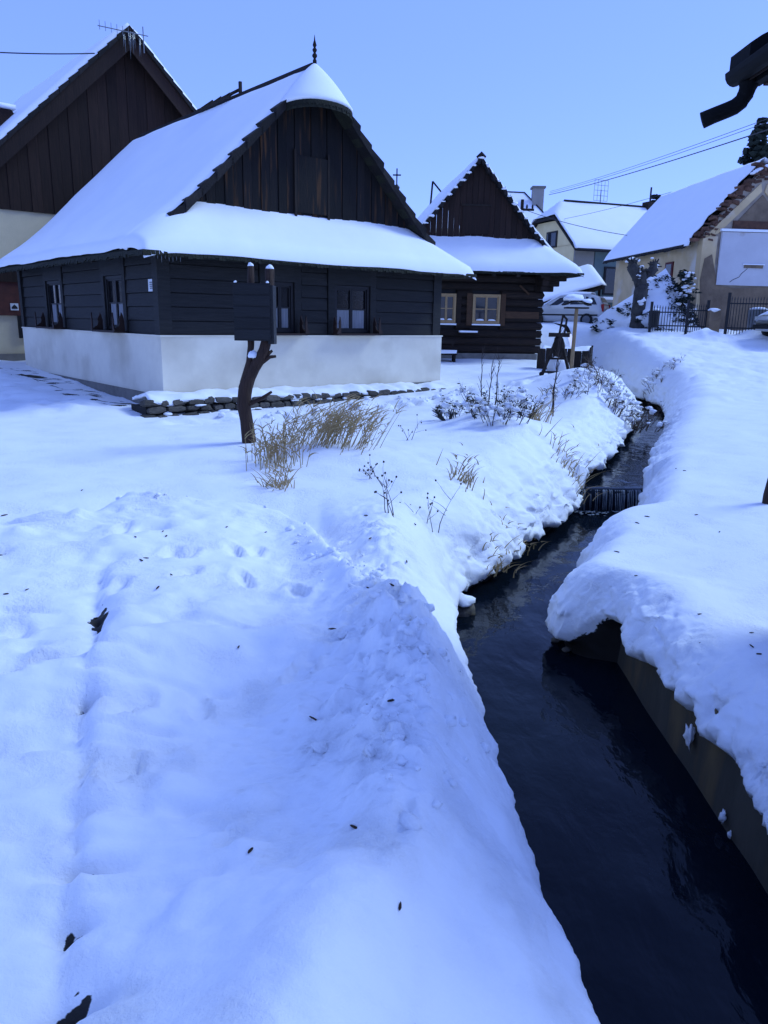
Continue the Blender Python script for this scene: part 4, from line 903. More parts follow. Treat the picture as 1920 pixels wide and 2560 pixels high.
# ------------------------------------------------------------------ shed, cars
t = thing('lean_to_shed', 'open dark shed with a snow covered sloping roof behind the silver car', 'shed', (9.0, 42, 1.6))
rf = slab(surf(np.linspace(-.9, 2.5, 3), np.linspace(-.2, 3.0, 3), lambda s, y: 1.02+(s+.7)*.31+.36*y), .12).build('roof', 'old_wood', t)
P = surf(np.linspace(-.95, 2.6, 16), np.linspace(-.3, 3.1, 10), lambda s, y: 1.03+(s+.7)*.31+.36*y+.22*edge_round(s, -1.0, 2.65, .3)+.04*fbm(s, y, 3, o=2)); slab(P, .05).build('roof_snow', 'roof_snow', rf, True)
for x in (-.55, 2.35): 
    for y in (.1, 2.8): MB().box(x-.06, x+.06, y-.06, y+.06, -.6, .92+(x+.7)*.31+.36*y).build('post', 'old_wood', t)
MB().box(-.6, 2.4, 2.85, 2.9, -.5, 1.9).build('back_wall', 'old_wood', t)
m = MB()
for k in range(12): m.box(-.6+k*.1, -.57+k*.1, -.25, -.22, 0, .74)
m.box(-.65, .6, -.26, -.21, .7, .75).build('railing', 'white_enamel', t, kind='stuff')

ST = [(-2.05, .36, .60, .62, .66, .55), (-1.96, .24, .72, .76, .78, .66), (-1.55, .2, .86, .93, .84, .74), (-1.05, .2, .96, 1.02, .86, .74), (-.65, .2, .98, 1.28, .86, .68), (-.25, .2, .99, 1.50, .87, .63), (.5, .2, 1.0, 1.60, .87, .62), (1.3, .2, 1.02, 1.57, .86, .61), (1.75, .22, 1.02, 1.42, .84, .6), (1.98, .26, .95, 1.12, .80, .62), (2.06, .36, .80, .86, .74, .6)]
def car(loc, rz, label, deep=False):
    t = thing('parked_car', label, 'car', loc, rz, 'cars parked in the snow'); P = []; t.scale = (.93, .93, .93)
    for x, zb, zl, zr_, hb, hr in ST:
        half = [(hb*.9, zb), (hb, (zb+zl)*.5), (hb*.975, zl), (hr*1.0+.0, zr_-.06), (hr*.82, zr_)]
        P.append([(x, -a, b) for a, b in half]+[(x, a, b) for a, b in reversed(half)])
    P = np.array(P); m = MB().grid(P); n = P.shape[1]
    m.f.append(tuple(range(n))); m.f.append(tuple(range(len(m.v)-1, len(m.v)-n-1, -1))); k = len(ST)
    for i in range(k-1): m.f.append((i*n, (i+1)*n, (i+1)*n+n-1, i*n+n-1))
    m.build('body', 'car_paint', t, True)
    def at(x, f, sg):                      # point on the cabin side between belt (f=0) and roof (f=1)
        v = [np.interp(x, [s[0] for s in ST], [s[q] for s in ST]) for q in (2, 3, 4, 5)]
        return (x, sg*(v[2]*.975+(v[3]-v[2]*.975)*f+.008), v[0]+(v[1]-.06-v[0])*f)
    for sg in (-1, 1):
        for a, b, c, d in ((-.72, .28, -.22, .28), (.36, 1.02, .36, 1.02), (1.10, 1.72, 1.10, 1.5)):
            q = [at(a, .1, sg), at(b, .1, sg), at(d, .88, sg), at(c, .88, sg)]; MB().add(q, [(0, 1, 2, 3) if sg < 0 else (3, 2, 1, 0)]).build('side_window', 'car_glass', t)
        MB().box(-1.98, -1.82, sg*.70-.12, sg*.70+.12, .62, .76).build('headlight', 'lamp_clear', t); MB().box(1.93, 2.06, sg*.72-.07, sg*.72+.07, .72, 1.08).build('tail_light', 'lamp_red', t)
        MB().box(-.80, -.68, sg*.95-.07, sg*.95+.07, .95, 1.07).build('mirror', 'car_paint', t)
        for x in (-1.3, 1.25):
            wh = MB().tube([(x, sg*.70, .31), (x, sg*.89, .31)], .31, 16).build('wheel', 'rubber', t); MB().tube([(x, sg*.885, .31), (x, sg*.90, .31)], .2, 12).build('rim', 'galvanised', wh)
        MB().box(-1.7, 1.8, sg*.875-.012, sg*.875+.012, .5, .57).build('side_strip', 'rubber', t)
    MB().add([(1.80, -.5, 1.40), (1.80, .5, 1.40), (2.02, .62, 1.04), (2.02, -.62, 1.04)], [(0, 1, 2, 3)]).build('rear_window', 'car_glass', t)
    MB().box(2.045, 2.075, -.25, .25, .62, .74).build('number_plate', 'number_plate', t)
    MB().box(-2.10, -1.95, -.7, .7, .30, .46).build('bumper', 'rubber', t); MB().box(1.98, 2.12, -.72, .72, .32, .5).build('bumper', 'rubber', t)
    return t
def car_snow(c, label, stations):
    P = []
    for x, zb, zl, zr_, hb, hr in ST[stations[0]:stations[1]]: P.append([(x, y*hr, zr_+.015+.10*(1-abs(y)**4)) for y in np.linspace(-1.0, 1.0, 9)])
    o = slab(np.array(P), .05).build('car_snow', 'roof_snow', None, True, label=label, category='snow cap'); o.location = c.location; o.rotation_euler = c.rotation_euler; o.scale = c.scale
c = car((8.75, 38, 1.50), rad(-28), 'silver hatchback half buried in snow beside the lean-to shed'); car_snow(c, 'snow over the roof and bonnet of the silver hatchback', (2, 8))
c2 = car((15.0, 27.2, 1.25), rad(8), 'snowy silver car nose parked in front of the iron gate'); car_snow(c2, 'snow over the car parked in front of the iron gate', (1, 8))

# ------------------------------------------------------------------ iron fence, gate, bin
def fence(name, label, a, b, z0, h, nbars, cat, post_w=.09, lean=0.0, group=None):
    a = Vector((*a, z0)); b = Vector((*b, z0)); L = (b-a).length
    t = thing(name, label, cat, a, math.atan2(b.y-a.y, b.x-a.x))
    for x in (0, L): MB().box(x-post_w/2, x+post_w/2, -post_w/2, post_w/2, -.4, h+.18).build('post', 'iron', t)
    for z in (.14, h-.22): MB().box(.03, L-.03, -.015, .015, z, z+.045).build('rail', 'iron', t)
    me = MB().lathe([(.014, -.05), (.014, h-.06), (.024, h-.05), (.002, h+.06)], (0, 0, 0), 5).mesh('bar', 'iron')
    for i in range(nbars): link('bar', me, t, (L*(i+1)/(nbars+1), 0, rnd.uniform(-.02, .02)))
    return t
fence('iron_fence', 'dark wrought iron fence panel with pointed bars before the ruined house', (9.95, 29.4), (11.25, 29.2), 1.42, .85, 12, 'fence')
fence('iron_fence', 'narrow iron fence panel ending at the brown gate pier', (11.25, 29.2), (11.95, 29.1), 1.40, .95, 8, 'fence')
fence('iron_gate', 'tall iron gate of pointed bars in front of the bare render', (12.35, 28.3), (14.3, 28.0), 1.38, 1.22, 19, 'gate')
t = thing('gate_pier', 'rough rendered gate pier capped with snow between fence and gate', 'pier', (12.12, 28.95, 1.2)); MB().box(-.2, .2, -.15, .2, 0, .95, jit=.02).build('shaft', 'ruin_dirty', t); MB().blob((0, 0, .97), (.24, .22, .07), 10, 6, .25, 2, 1).build('snow_cap', 'roof_snow', t, True)
t = thing('litter_bin', 'dark green litter bin with a snow cap beside the pollarded tree', 'bin', (10.35, 30.2, 1.5)); MB().lathe([(.16, 0), (.2, .1), (.22, .62), (.2, .64)], (0, 0, 0), 10).build('drum', 'iron', t); MB().blob((0, 0, .66), (.2, .2, .1), 10, 6, .2, 2, 4, flat=-.1).build('snow_cap', 'roof_snow', t, True)
t = thing('trash_can', 'round grey bin with a snow lid behind the iron gate', 'bin', (13.75, 28.9, 1.4)); MB().lathe([(.32, 0), (.34, .75), (.36, .8)], (0, 0, 0), 12).build('drum', 'galvanised', t); MB().blob((0, 0, .82), (.34, .34, .09), 10, 6, .15, 2, 4, flat=-.1).build('snow_cap', 'roof_snow', t, True)

# ------------------------------------------------------------------ pollarded tree
t = thing('pollarded_tree', 'knobbly pollarded tree trunk with snow on its fist-like stumps', 'tree', (9.95, 31.0, 1.35)); r = random.Random(9)
def knobby(pts, rr, m, n=10, amp=.25):
    o = len(m.v); m.tube(pts, rr, n)
    for i in range(o, len(m.v)):
        x, y, z = m.v[i]; c = pts[min((i-o)//n, len(pts)-1)]; k = 1+amp*float(fbm(x*4, y*4, z*4, o=3)); m.v[i] = (c[0]+(x-c[0])*k, c[1]+(y-c[1])*k, z)
m = MB(); knobby([(-.05, 0, -.3), (0, 0, .1), (.03, 0, .5), (0, 0, 1.0), (.04, 0, 1.5), (.05, 0, 1.8)], [.36, .28, .25, .24, .27, .22], m); m.build('trunk', 'grey_bark', t, True)
m = MB(); knobby([(.03, 0, 1.6), (-.15, 0, 2.0), (-.35, 0, 2.4), (-.42, 0, 2.7)], [.2, .18, .22, .12], m); knobby([(.05, 0, 1.6), (.25, 0, 2.0), (.45, .05, 2.35), (.5, .05, 2.65)], [.18, .15, .18, .1], m); knobby([(.03, 0, 1.6), (.05, -.1, 2.05), (.0, -.1, 2.35)], [.18, .16, .1], m)
m.build('limb', 'grey_bark', t, True)
m = MB()
for i in range(150):
    c = r.choice(((-.42, 0, 2.6), (-.3, 0, 2.35), (.35, .03, 2.2), (.5, .05, 2.5), (0, -.1, 2.25), (-.1, 0, 1.9), (.12, 0, 1.6))); d = Vector((r.gauss(0, 1), r.gauss(0, 1), r.gauss(.6, .6))).normalized()
    p = Vector(c)+d*.1; m.tube([p, p+d*r.uniform(.08, .2)], [.045, .022], 5)
m.build('stubs', 'grey_bark', t, True, kind='stuff')
m = MB()
for i in range(26):
    c = r.choice(((-.42, 0, 2.72), (.5, .05, 2.65), (0, -.1, 2.35), (-.2, -.12, 2.05), (.2, -.15, 1.95), (.0, -.2, 1.2), (-.05, -.22, .7))); m.blob((c[0]+r.gauss(0, .1), c[1]+r.gauss(0, .05), c[2]+r.gauss(0, .07)), (r.uniform(.06, .15), .08, r.uniform(.03, .07)), 8, 5, .4, 2, i)
m.build('snow_patches', 'roof_snow', t, True, kind='stuff')

# ------------------------------------------------------------------ leaf clouds, twigs, grass
def leaf_cloud(m, c, rr, n, size, r, keep=lambda p: True, flat=.25):
    for i in range(n):
        d = Vector((r.gauss(0, 1), r.gauss(0, 1), r.gauss(0, 1))).normalized()*r.random()**.33
        p = Vector((c[0]+d.x*rr[0], c[1]+d.y*rr[1], c[2]+d.z*rr[2]))
        if not keep(p): continue
        a = Vector((r.gauss(0, 1), r.gauss(0, 1), r.gauss(0, flat))).normalized(); b = a.cross(Vector((r.gauss(0, 1), r.gauss(0, 1), r.gauss(0, 1)))).normalized(); s_ = size*r.uniform(.6, 1.4)
        m.add([p-a*s_, p+b*s_*.35, p+a*s_, p-b*s_*.35], [(0, 1, 2, 3)])
def blade(m, base, tip, w_, bend, n=4):
    a = Vector(base); b = Vector(tip); d = b-a; sd = d.cross(Vector((.2, .9, .1))).normalized()
    if sd.length < .1: sd = Vector((1, 0, 0))
    L = []
    for i in range(n+1):
        f = i/n; p = a+d*f+Vector(bend)*(f*f); ww = w_*(1-f)**.7*.5+.0006; L += [p-sd*ww, p+sd*ww]
    m.add(L, [(2*i, 2*i+1, 2*i+3, 2*i+2) for i in range(n)])
def twiggy(m, p, d, L, r0, depth, r, leaves=None, up=.15, kids=(2, 4)):
    p = Vector(p); d = Vector(d).normalized(); pts = [p]; n = 4
    for i in range(n):
        d = (d+Vector((r.gauss(0, .13), r.gauss(0, .13), r.gauss(0, .08)+up*.2))).normalized(); p = p+d*L/n; pts.append(p)
    m.tube(pts, [r0*(1-.75*i/n) for i in range(n+1)], 4, False)
    if depth > 0:
        for k in range(r.randint(*kids)):
            q = r.uniform(.3, 1); b = pts[0].lerp(pts[-1], q); dd = (d+Vector((r.gauss(0, .7), r.gauss(0, .7), r.gauss(.1, .4)))).normalized()
            twiggy(m, b, dd, L*r.uniform(.4, .65), r0*.55, depth-1, r, leaves, up, kids)
    elif leaves is not None: leaves.append(pts[-1])
def reed_clump(label, x, y, spread, n, h, lean, seed, mt='dry_grass', w_=.014, cat='grass', group='dry grass clumps', name='reed_clump', style='reed'):
    r = random.Random(seed); z = gz(x, y); t = thing(name, label, cat, (x, y, z), 0, group); m = MB(); m2 = MB()
    for i in range(n):
        bx = r.gauss(0, spread[0]); by = r.gauss(0, spread[1]); bz = gz(x+bx, y+by)-z-.05; l_ = h*r.uniform(.55, 1.15)
        tip = Vector((bx+lean[0]*l_+r.gauss(0, .13)*l_, by+lean[1]*l_+r.gauss(0, .1)*l_, bz+l_)); q = m if r.random() < .6 else m2
        blade(q, (bx, by, bz), tip, w_*.6, (lean[0]*.12, 0, -.06*l_)) if style == 'reed' else blade(q, (bx, by, bz), tip+Vector((r.gauss(0, .18)*l_, 0, 0)), w_*.9, (r.gauss(0, .3)*l_+lean[0]*.3, r.gauss(0, .2)*l_, -r.uniform(.2, .75)*l_), 6)
        for k in range(r.randint(2, 4) if style == 'reed' else r.randint(0, 1)):
            f = r.uniform(.35, .95); b = Vector((bx, by, bz)).lerp(tip, f); a = r.uniform(0, 6.28); ll = r.uniform(.1, .26)*h*1.3
            blade(q, b, b+Vector((cos(a)*ll*.5+lean[0]*.15, sin(a)*ll*.4, ll*r.uniform(.55, 1.0))), w_, (cos(a)*.06, sin(a)*.05, -ll*r.uniform(.1, .45)), 4)
    m.build('blades', mt, t, kind='stuff'); m2.build('blades', 'olive_grass' if mt == 'dry_grass' else mt, t, kind='stuff')
    return t
reed_clump('broad clump of dry reeds leaning in front of the stone plinth', -.72, 9.15, (.30, .14), 170, .60, (.36, 0), 1, w_=.011)
reed_clump('left part of the reeds close to the signpost foot', -1.28, 8.55, (.16, .14), 70, .50, (.0, -.05), 2)
reed_clump('small drooping grass tuft in front of the reeds', -1.12, 7.7, (.10, .10), 46, .36, (-.02, -.1), 3, style='arch')
reed_clump('thin golden grass tuft beside the snowy shrub', .92, 8.6, (.12, .1), 34, .42, (.12, 0), 4, style='arch')
reed_clump('sparse golden tuft hanging on the stream bank edge', 1.22, 7.65, (.10, .1), 24, .34, (.12, -.1), 5, style='arch')
reed_clump('golden grass fan on the bank above the weir', 2.75, 11.1, (.2, .15), 52, .42, (.22, -.05), 6, style='arch')
reed_clump('slender pale grass stalks between shrub and bush mound', 2.55, 12.8, (.1, .12), 30, .62, (.18, 0), 7, style='arch')
reed_clump('low withered grass at the foot of the stream bank', 1.55, 8.5, (.16, .12), 18, .22, (.1, -.2), 8, style='arch')

def weed(label, x, y, h, seed, n=5):
    r = random.Random(seed); z = gz(x, y); t = thing('dried_weed', label, 'plant', (x, y, z), 0, 'dried weeds in the snow'); m = MB(); tips = []
    for i in range(n): twiggy(m, (r.gauss(0, .03), r.gauss(0, .03), -.03), (r.gauss(0, .3), r.gauss(0, .2), 1), h*r.uniform(.55, 1.05), .005, 1, r, tips, kids=(2, 4))
    m.build('stems', 'twig', t, kind='stuff'); m = MB()
    for p in tips: m.blob(p, .011, 5, 4, .2, 2, 1)
    m.build('seed_heads', 'twig', t, kind='stuff')
weed('dark dried weed with little seed heads in open snow', .05, 6.55, .38, 1); weed('slanting dried weed near the stream bank', .47, 7.15, .40, 2, 4); weed('short dried weed beyond the dark dried weed', -.10, 8.15, .25, 3, 3); weed('faint thin weed right of the reeds', .32, 10.2, .35, 4, 3)

def shrub(label, x, y, rad_, h, n, seed, depth=2, mt='twig', leaf='dark_leaf', nleaf=0, lsize=.03, group='snowy shrubs', snow=0, r0=.007):
    r = random.Random(seed); z = gz(x, y); t = thing('snowy_shrub', label, 'shrub', (x, y, z), 0, group); m = MB(); tips = []
    for i in range(n):
        a = r.uniform(0, 6.28); q = rad_*r.random()**.5; bx, by = cos(a)*q, sin(a)*q
        twiggy(m, (bx, by, gz(x+bx, y+by)-z-.04), (cos(a)*.6, sin(a)*.6, 1), h*r.uniform(.6, 1.1), r0, depth, r, tips)
    m.build('twigs', mt, t, kind='stuff')
    m = MB()
    for p in tips:
        if r.random() < nleaf: leaf_cloud(m, p, (.04, .04, .03), 3, lsize, r)
    if m.v: m.build('leaves', leaf, t, kind='stuff')
    m = MB()
    for i in range(snow):
        p = r.choice(tips); s_ = r.uniform(.02, .06); m.blob((p.x*.95, p.y*.95, p.z*.85), (s_*1.5, s_*1.2, s_*.7), 8, 6, .6, 2.5, i)
    if m.v: m.build('snow_load', 'snow', t, True, kind='stuff')
shrub('twiggy shrub weighed down with snow between house and stream', 1.75, 11.6, .42, .38, 46, 1, nleaf=.22, snow=46)
shrub('leafy low shrub beside the twiggy shrub', 1.2, 12.6, .3, .26, 16, 2, nleaf=.5, lsize=.035, snow=20)
shrub('brown bush spilling down the snowy bank mound', 5.3, 16.9, .85, .42, 60, 3, 2, 'brown_twig', nleaf=.12, snow=60, r0=.010)
shrub('brown twigs poking from the crest of the bank mound', 4.6, 16.4, .6, .35, 34, 4, 2, 'brown_twig', nleaf=.15, lsize=.03, snow=34, r0=.009)
shrub('frosted twigs at the left side of the bank mound', 3.75, 16.0, .35, .3, 16, 5, 2, 'brown_twig', nleaf=.2, lsize=.03, snow=14, r0=.008)
shrub('snow laden hanging brush on the far stream bank', 8.5, 23.5, .5, .3, 24, 6, 2, 'brown_twig', snow=40, r0=.01)
def sapling(label, x, y, h, n, seed):
    r = random.Random(seed); z = gz(x, y); t = thing('bare_sapling', label, 'sapling', (x, y, z), 0, 'bare saplings'); m = MB()
    for i in range(n):
        b = Vector((r.gauss(0, .10), r.gauss(0, .06), -.05)); tp = b+Vector((r.gauss(0, .06), 0, h*r.uniform(.8, 1.05))); pts = [b.lerp(tp, k/6)+Vector((r.gauss(0, .012), 0, 0)) for k in range(7)]
        m.tube(pts, [.016-.002*k for k in range(7)], 5)
        for k in range(7):
            q = b.lerp(tp, r.uniform(.35, 1)); sg = r.choice((-1, 1)); m.tube([q, q+Vector((sg*r.uniform(.03, .1), r.gauss(0, .04), r.uniform(.1, .22)))], [.005, .002], 4)
    m.build('stems', 'twig', t, kind='stuff')
sapling('three bare sapling stems before the log house wall', 1.95, 14.2, 1.25, 3, 1); sapling('pair of bare sapling stems right of the three', 2.95, 14.4, 1.55, 2, 2)
def spiky(label, x, y, n, h, seed, lean=(0, 0)):
    r = random.Random(seed); z = gz(x, y); t = thing('spiky_plant', label, 'plant', (x, y, z), 0, 'spiky leaved plants'); 
    for i in range(n):
        m = MB(); a = r.uniform(0, 6.28); l_ = h*r.uniform(.6, 1.1); blade(m, (cos(a)*.05, sin(a)*.05, -.03), (cos(a)*l_*.55+lean[0], sin(a)*l_*.3+lean[1], l_*r.uniform(.55, 1)), .035, (cos(a)*.05, 0, -.05)); m.build('leaf', 'dark_leaf', t)
spiky('dark spiky yucca leaves poking through snow below the saplings', 2.45, 13.0, 16, .42, 1); spiky('dark sword leaves left of the snow laden shrub', 1.0, 12.2, 9, .3, 2, (-.1, 0)); spiky('upright dark sword leaves before the log house', 2.3, 13.9, 9, .42, 3); spiky('folded dark leaves by the end of the stone wall', 1.15, 14.3, 8, .3, 4, (.05, -.1))

# juniper mound by the ruin
t = thing('snowy_juniper', 'broad conical evergreen almost wholly covered by snow beside the silver car', 'shrub', (10.75, 32.2, 1.38)); r = random.Random(3)
P = []
for i in range(26):
    f = i/25; row = []
    for j in range(37):
        a = 2*pi*j/36; x = cos(a); y = sin(a); k = 1+.22*float(fbm(x*2.2+5, y*2.2, f*5, o=4)); rr_ = (1-f**1.25)*1.95*k
        row.append((rr_*x+f*.55, rr_*y*.8, f*2.35*(1+.05*k)))
    P.append(row)
MB().grid(np.array(P)).build('snow_blanket', 'snow', t, True)
m = MB()
for i in range(420):
    a = r.uniform(pi, 2*pi); f = r.random()**1.3*.9; k = 1+.22*float(fbm(cos(a)*2.2+5, sin(a)*2.2, f*5, o=4)); rr_ = (1-f**1.25)*1.95*k+.02
    if float(vn(cos(a)*5+2, f*9, 1)) < -.1: continue
    leaf_cloud(m, (rr_*cos(a)+f*.55, rr_*sin(a)*.8, f*2.35), (.12, .10, .10), 9, .08, r)
m.build('foliage', 'spruce', t, kind='stuff')
t = thing('dark_evergreen', 'dark narrow evergreen with snow flecks against the ruined wall', 'shrub', (11.75, 31.2, 1.4)); m = MB()
for i in range(60): f = r.random(); leaf_cloud(m, (r.gauss(0, .26*(1-f*.7)), r.gauss(0, .2), .1+f*2.2), (.16, .16, .14), 24, .085, r)
m.build('foliage', 'spruce', t, kind='stuff'); MB().tube([(0, 0, -.3), (0, 0, 2.2)], [.06, .01], 6).build('stem', 'twig', t)
m = MB()
for i in range(40): f = r.random(); m.blob((r.gauss(0, .28*(1-f*.7)), -.2-r.random()*.15, .15+f*2.1), (r.uniform(.05, .13), .07, .04), 8, 5, .4, 2, i)
m.build('snow_flecks', 'snow', t, True, kind='stuff')
for i, (x, y, s_) in enumerate(((9.0, 33.2, .3), (9.4, 32.9, .34), (8.7, 33.6, .25))):
    pass

# ------------------------------------------------------------------ forked signpost
t = thing('forked_signpost', 'forked tree trunk post holding a dark weathered board in front of the cottage', 'signpost', (-1.80, 9.85, 0))
zb0 = gz(-1.8, 9.85); r = random.Random(5)
m = MB(); knobby([(.02, 0, zb0-.2), (-.0, 0, zb0+.05), (-.03, 0, .3), (-.055, 0, .5), (-.03, 0, .72), (.02, 0, .86), (.09, 0, .98), (.165, 0, 1.09), (.225, 0, 1.2), (.27, .03, 1.38), (.30, .04, 1.8), (.315, .04, 2.2)], [.10, .088, .085, .083, .083, .082, .076, .07, .066, .062, .06, .058], m, 12, .12); m.build('trunk', 'bark', t, True)
m = MB(); knobby([(-.02, 0, .78), (.03, .0, 1.05), (.055, .02, 1.25), (.06, .04, 1.5), (.07, .04, 1.9), (.075, .04, 2.23)], [.07, .05, .046, .045, .043, .04], m, 10, .2); m.build('fork_branch', 'bark', t, True)
m = MB(); m.tube([(.2, 0, 1.05), (.3, -.02, 1.12), (.38, -.03, 1.13)], [.03, .024, .018], 7); m.build('branch_stub', 'bark', t, True); MB().tube([(.2, .0, 1.08), (.33, 0, 1.2)], [.026, .018], 7).build('branch_stub', 'bark', t, True); MB().tube([(.0, -.02, .5), (.2, -.04, .6), (.32, -.05, .68)], [.03, .024, .017], 7).build('branch_stub', 'bark', t, True)
bd = MB().box(-.13, .335, -.105, -.07, 1.32, 2.02).build('board', 'sign_board', t)
for k in range(5): MB().box(-.125+.01*(k % 2), .33, -.114, -.106, 1.34+k*.137, 1.34+k*.137+.118).build('slat', 'sign_board', bd)
MB().box(.30, .37, -.10, .12, 1.28, 2.0, jit=.006).build('side_board', 'sign_board', t)
for x, y, z, s_ in ((.075, .04, 2.235, .04), (.315, .04, 2.205, .05), (.085, .0, 1.13, .075), (-.10, -.09, 2.03, .02), (.3, -.09, 2.03, .02)):
    MB().blob((x, y, z), (s_, s_, s_*.9), 10, 7, .2, 2, x, flat=-.35).build('snow_cap', 'roof_snow', t, True)

# ------------------------------------------------------------------ garden things by the log house
t = thing('wooden_trestle', 'dark wooden A-frame trestle with a crossbar and looped top beside the plank box', 'trestle', (4.3, 19.5, gz(4.3, 19.5)), rad(-12))
for (a, b) in (((-.36, -.2, -.1), (.0, 0, .95)), ((.40, -.2, -.1), (.08, 0, .95)), ((-.33, .35, -.05), (0, .1, .9)), ((.42, .35, -.05), (.08, .1, .9))): MB().bar(a, b, .06, .06).build('leg', 'old_wood', t)
for z, x0, x1 in ((.08, -.30, .34), (.42, -.17, .25)): MB().bar((x0, -.13, z), (x1, -.13, z), .05, .05).build('rung', 'old_wood', t)
MB().bar((-.36, -.2, .03), (-.33, .35, .03), .06, .06).bar((.40, -.2, .03), (.42, .35, .03), .06, .06).build('runner', 'old_wood', t)
MB().blob((.05, 0, .72), (.15, .14, .26), 12, 9, .2, 2, 2).build('body', 'old_wood', t, True)
MB().bar((-.22, 0, 1.0), (.30, 0, 1.0), .14, .10).build('crossbar', 'old_wood', t)
MB().bar((.03, 0, .95), (.10, 0, 1.48), .05, .05).bar((.16, 0, .95), (.20, 0, 1.40), .05, .05).bar((.10, 0, 1.48), (.20, 0, 1.38), .05, .05).build('loop', 'old_wood', t)
o = MB().blob((0, 0, 0), (.34, .28, .26), 16, 10, .2, 1.6, 4).build('snow_mound', 'snow', None, True, label='rounded heap of snow under the wooden trestle', category='snow heap'); o.location = (4.42, 19.75, gz(4.42, 19.75)+.2)
t = thing('plank_box', 'dark upright plank box filled with snow near the log house corner', 'planter', (4.35, 22.0, gz(4.9, 21.6)-.1), rad(-18))
for i in range(7): MB().box(i*.2, i*.2+.185, 0, .04, -.1, .72+rnd.uniform(-.05, .05)).build('plank', 'old_wood', t)
for i in range(5): MB().box(1.40, 1.44, i*.2, i*.2+.185, -.1, .80+rnd.uniform(-.04, .04)).build('plank', 'old_wood', t); MB().box(-.04, 0, i*.2, i*.2+.185, -.1, .66+rnd.uniform(-.04, .04)).build('plank', 'old_wood', t)
for i in range(7): MB().box(i*.2, i*.2+.185, 1.0, 1.04, -.1, .7).build('plank', 'old_wood', t)
P = surf(np.linspace(.03, 1.38, 16), np.linspace(.03, 1.0, 12), lambda s, y: .62+.14*np.sin(np.clip(y, 0, 1)*1.9)+.05*fbm(s*3, y*3, 1, o=3)); slab(P, .5).build('snow_fill', 'roof_snow', t, True)
t = thing('bird_feeder', 'pale wooden post with a small snow covered bird table on top', 'bird feeder', (5.15, 21.35, gz(5.15, 21.35)))
MB().tube([(0, 0, -.2), (.03, 0, 1.75)], [.055, .05], 10).build('post', 'post_wood', t); MB().box(-.28, .32, -.2, .2, 1.72, 1.76).build('table', 'old_wood', t)
MB().prism([(-.34, -.2, 1.83), (0, -.2, 1.97), (.38, -.2, 1.83), (.38, -.2, 1.80), (0, -.2, 1.93), (-.34, -.2, 1.80)], (0, .4, 0)).build('roof', 'old_wood', t)
MB().blob((-.08, 0, 1.98), (.27, .26, .12), 14, 9, .3, 2, 3, flat=-.4).blob((.25, 0, 1.9), (.18, .22, .08), 12, 8, .3, 2, 6, flat=-.4).build('snow_cap', 'snow', t, True)
# dark trunk at the right edge of the snow field
t = thing('slim_tree', 'dark slim trunk rising from the right bank snow field', 'tree', (4.34, 8.3, gz(4.34, 8.3))); m = MB(); knobby([(0, 0, -.2), (0, 0, .1), (.02, 0, .35), (.06, 0, .6), (.2, 0, 1.2), (.5, 0, 2.4)], [.06, .05, .045, .042, .035, .02], m, 8, .2); m.build('trunk', 'bark', t, True)
# snow covered stick at the left bank water line
MB().tube([(1.50, 8.9, -1.16), (1.78, 9.2, -1.05), (2.05, 9.5, -.98)], [.012, .016, .014], 6).build('branch', 'twig', None, label='thin branch reaching over the water from the left bank', category='branch')
MB().tube([(1.72, 9.14, -1.05), (1.9, 9.34, -1.0), (2.06, 9.52, -.95)], [.02, .035, .026], 8).build('branch_snow', 'snow', None, True, label='ridge of snow along the thin branch over the water', category='snow cap')

# ------------------------------------------------------------------ fallen seed pods
sd = [MB().blob((0, 0, 0), (.019*k, .0038, .0036), 10, 7, .3, 3, k*5).mesh('seed_pod', 'seed', True) for k in (.7, .9, 1.1)]
r = random.Random(21)
def pods(lst, label, group, sc=1.0):
    for x, y in lst:
        o = link('seed_pod', sd[r.randrange(3)], None, (x, y, gz(x, y)+.004), r.uniform(0, 3.14), label=label, category='seed pod', group=group); q = sc*(.8+.10*y)*r.uniform(.75, 1.1); o.scale = (q, q, q)
pods([(0.09, 1.37), (0.06, 1.64), (-0.07, 1.95), (0.07, 1.98), (-0.39, 1.97), (0.04, 2.63), (-0.05, 2.74), (-0.28, 2.81), (-0.26, 3.65), (0.05, 3.82), (-0.08, 4.03)], 'brown winged seed pod lying on the shovelled snow crest by the stream', 'seed pods on the shovelled crest', 1.15)
pods([(-1.17, 3.63), (-1.62, 3.97), (-1.59, 5.21), (-1.55, 5.15), (-1.74, 5.06), (-1.58, 4.67), (-1.56, 4.71), (-1.31, 4.13), (-1.19, 5.49), (-0.92, 5.63), (-0.71, 3.45), (-2.12, 4.22), (-2.21, 4.15), (-1.98, 3.94), (-1.31, 4.4)], 'dark seed pod scattered on the trampled snow path', 'seed pods on the trampled snow')
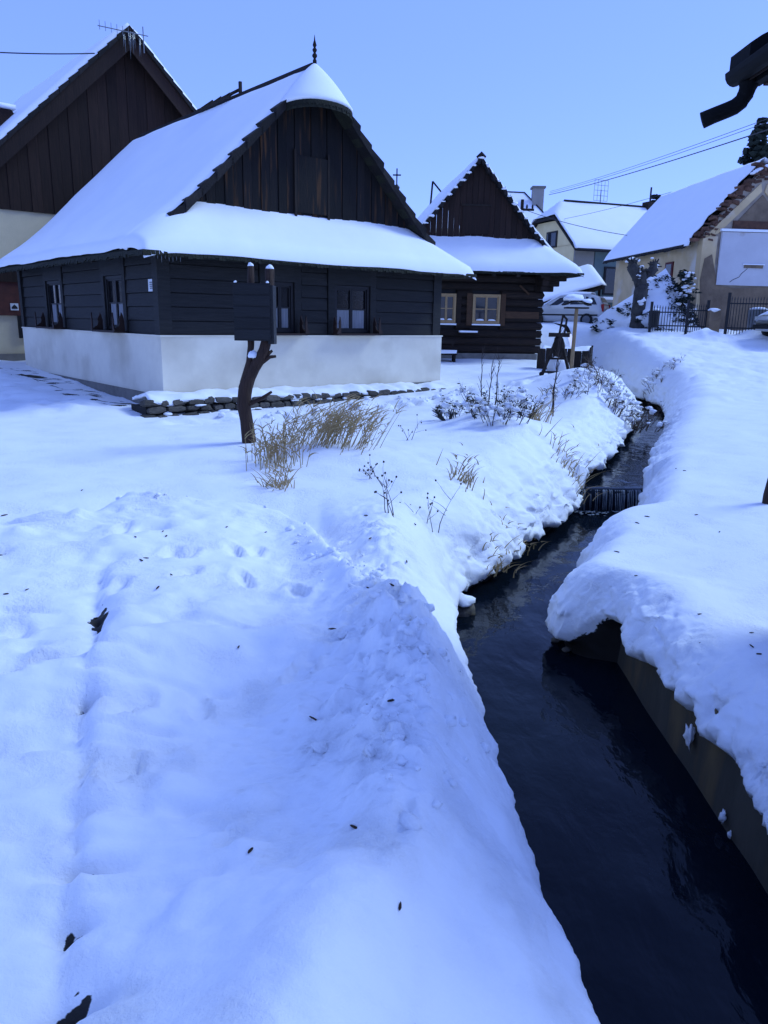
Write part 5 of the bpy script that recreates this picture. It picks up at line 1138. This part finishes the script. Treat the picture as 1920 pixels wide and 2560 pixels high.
pods([(-3.36, 6.43), (-3.07, 6.26), (-2.88, 6.39), (-2.7, 5.93), (-0.16, 6.44), (-0.1, 5.45), (0.17, 5.15), (0.58, 5.86), (0.29, 6.77), (-3.0, 7.27), (-1.47, 6.47), (-1.3, 6.51)], 'tiny dark seed pod on the smooth snow before the reeds', 'seed pods before the reeds')
pods([(2.08, 5.86), (2.04, 5.78), (2.27, 5.04), (2.14, 4.67), (2.48, 4.7), (2.36, 4.45), (2.35, 4.33), (2.8, 7.75), (2.1, 6.48), (3.32, 7.17), (3.34, 7.8), (2.6, 7.46), (4.05, 10.3), (4.08, 10.08)], 'small dark twig bit on the smooth right bank snow', 'twig bits on the right bank')

# ------------------------------------------------------------------ clods of shovelled snow
r = random.Random(77); shapes = []
for k in range(7):
    q = MB().blob((0, 0, 0), 1.0, 7, 6, .55, 1.6, k*3.7); shapes.append((np.array(q.v), q.f))
def crumbs(pts, n, spread, lo, hi, label):
    m = MB(); seg = list(zip(pts[:-1], pts[1:]))
    for i in range(n):
        (ax, ay), (bx, by) = r.choice(seg); f = r.random(); x = ax+(bx-ax)*f+r.gauss(0, spread); y = ay+(by-ay)*f+r.gauss(0, spread)
        if x > float(xL(y))-.06: continue
        v_, f_ = shapes[r.randrange(7)]; q = lo+(hi-lo)*r.random()**3; a = r.uniform(0, 6.28); R_ = np.array([[cos(a), -sin(a), 0], [sin(a), cos(a), 0], [0, 0, 1]])
        m.add((v_*np.array([1.2, .9, .7])*q) @ R_.T+np.array([x, y, gz(x, y)+q*.25]), f_)
    m.build('snow_clods', 'snow', None, True, kind='stuff', label=label, category='snow clods')
crumbs([(-.6, 5.85), (-.28, 5.0), (-.02, 4.3), (.12, 3.6), (.14, 2.9), (.08, 2.2)], 240, .13, .006, .035, 'small clods of shovelled snow strewn along the crest by the stream')
crumbs([(-2.3, 6.2), (-.9, 6.3)], 60, .12, .006, .03, 'small snow clods along the far edge of the trodden path')
crumbs([(-2.9, 13.6), (-.4, 15.4), (1.6, 17.1), (2.6, 18.6)], 170, .28, .015, .09, 'lumps of shovelled snow heaped below the stone plinth wall')
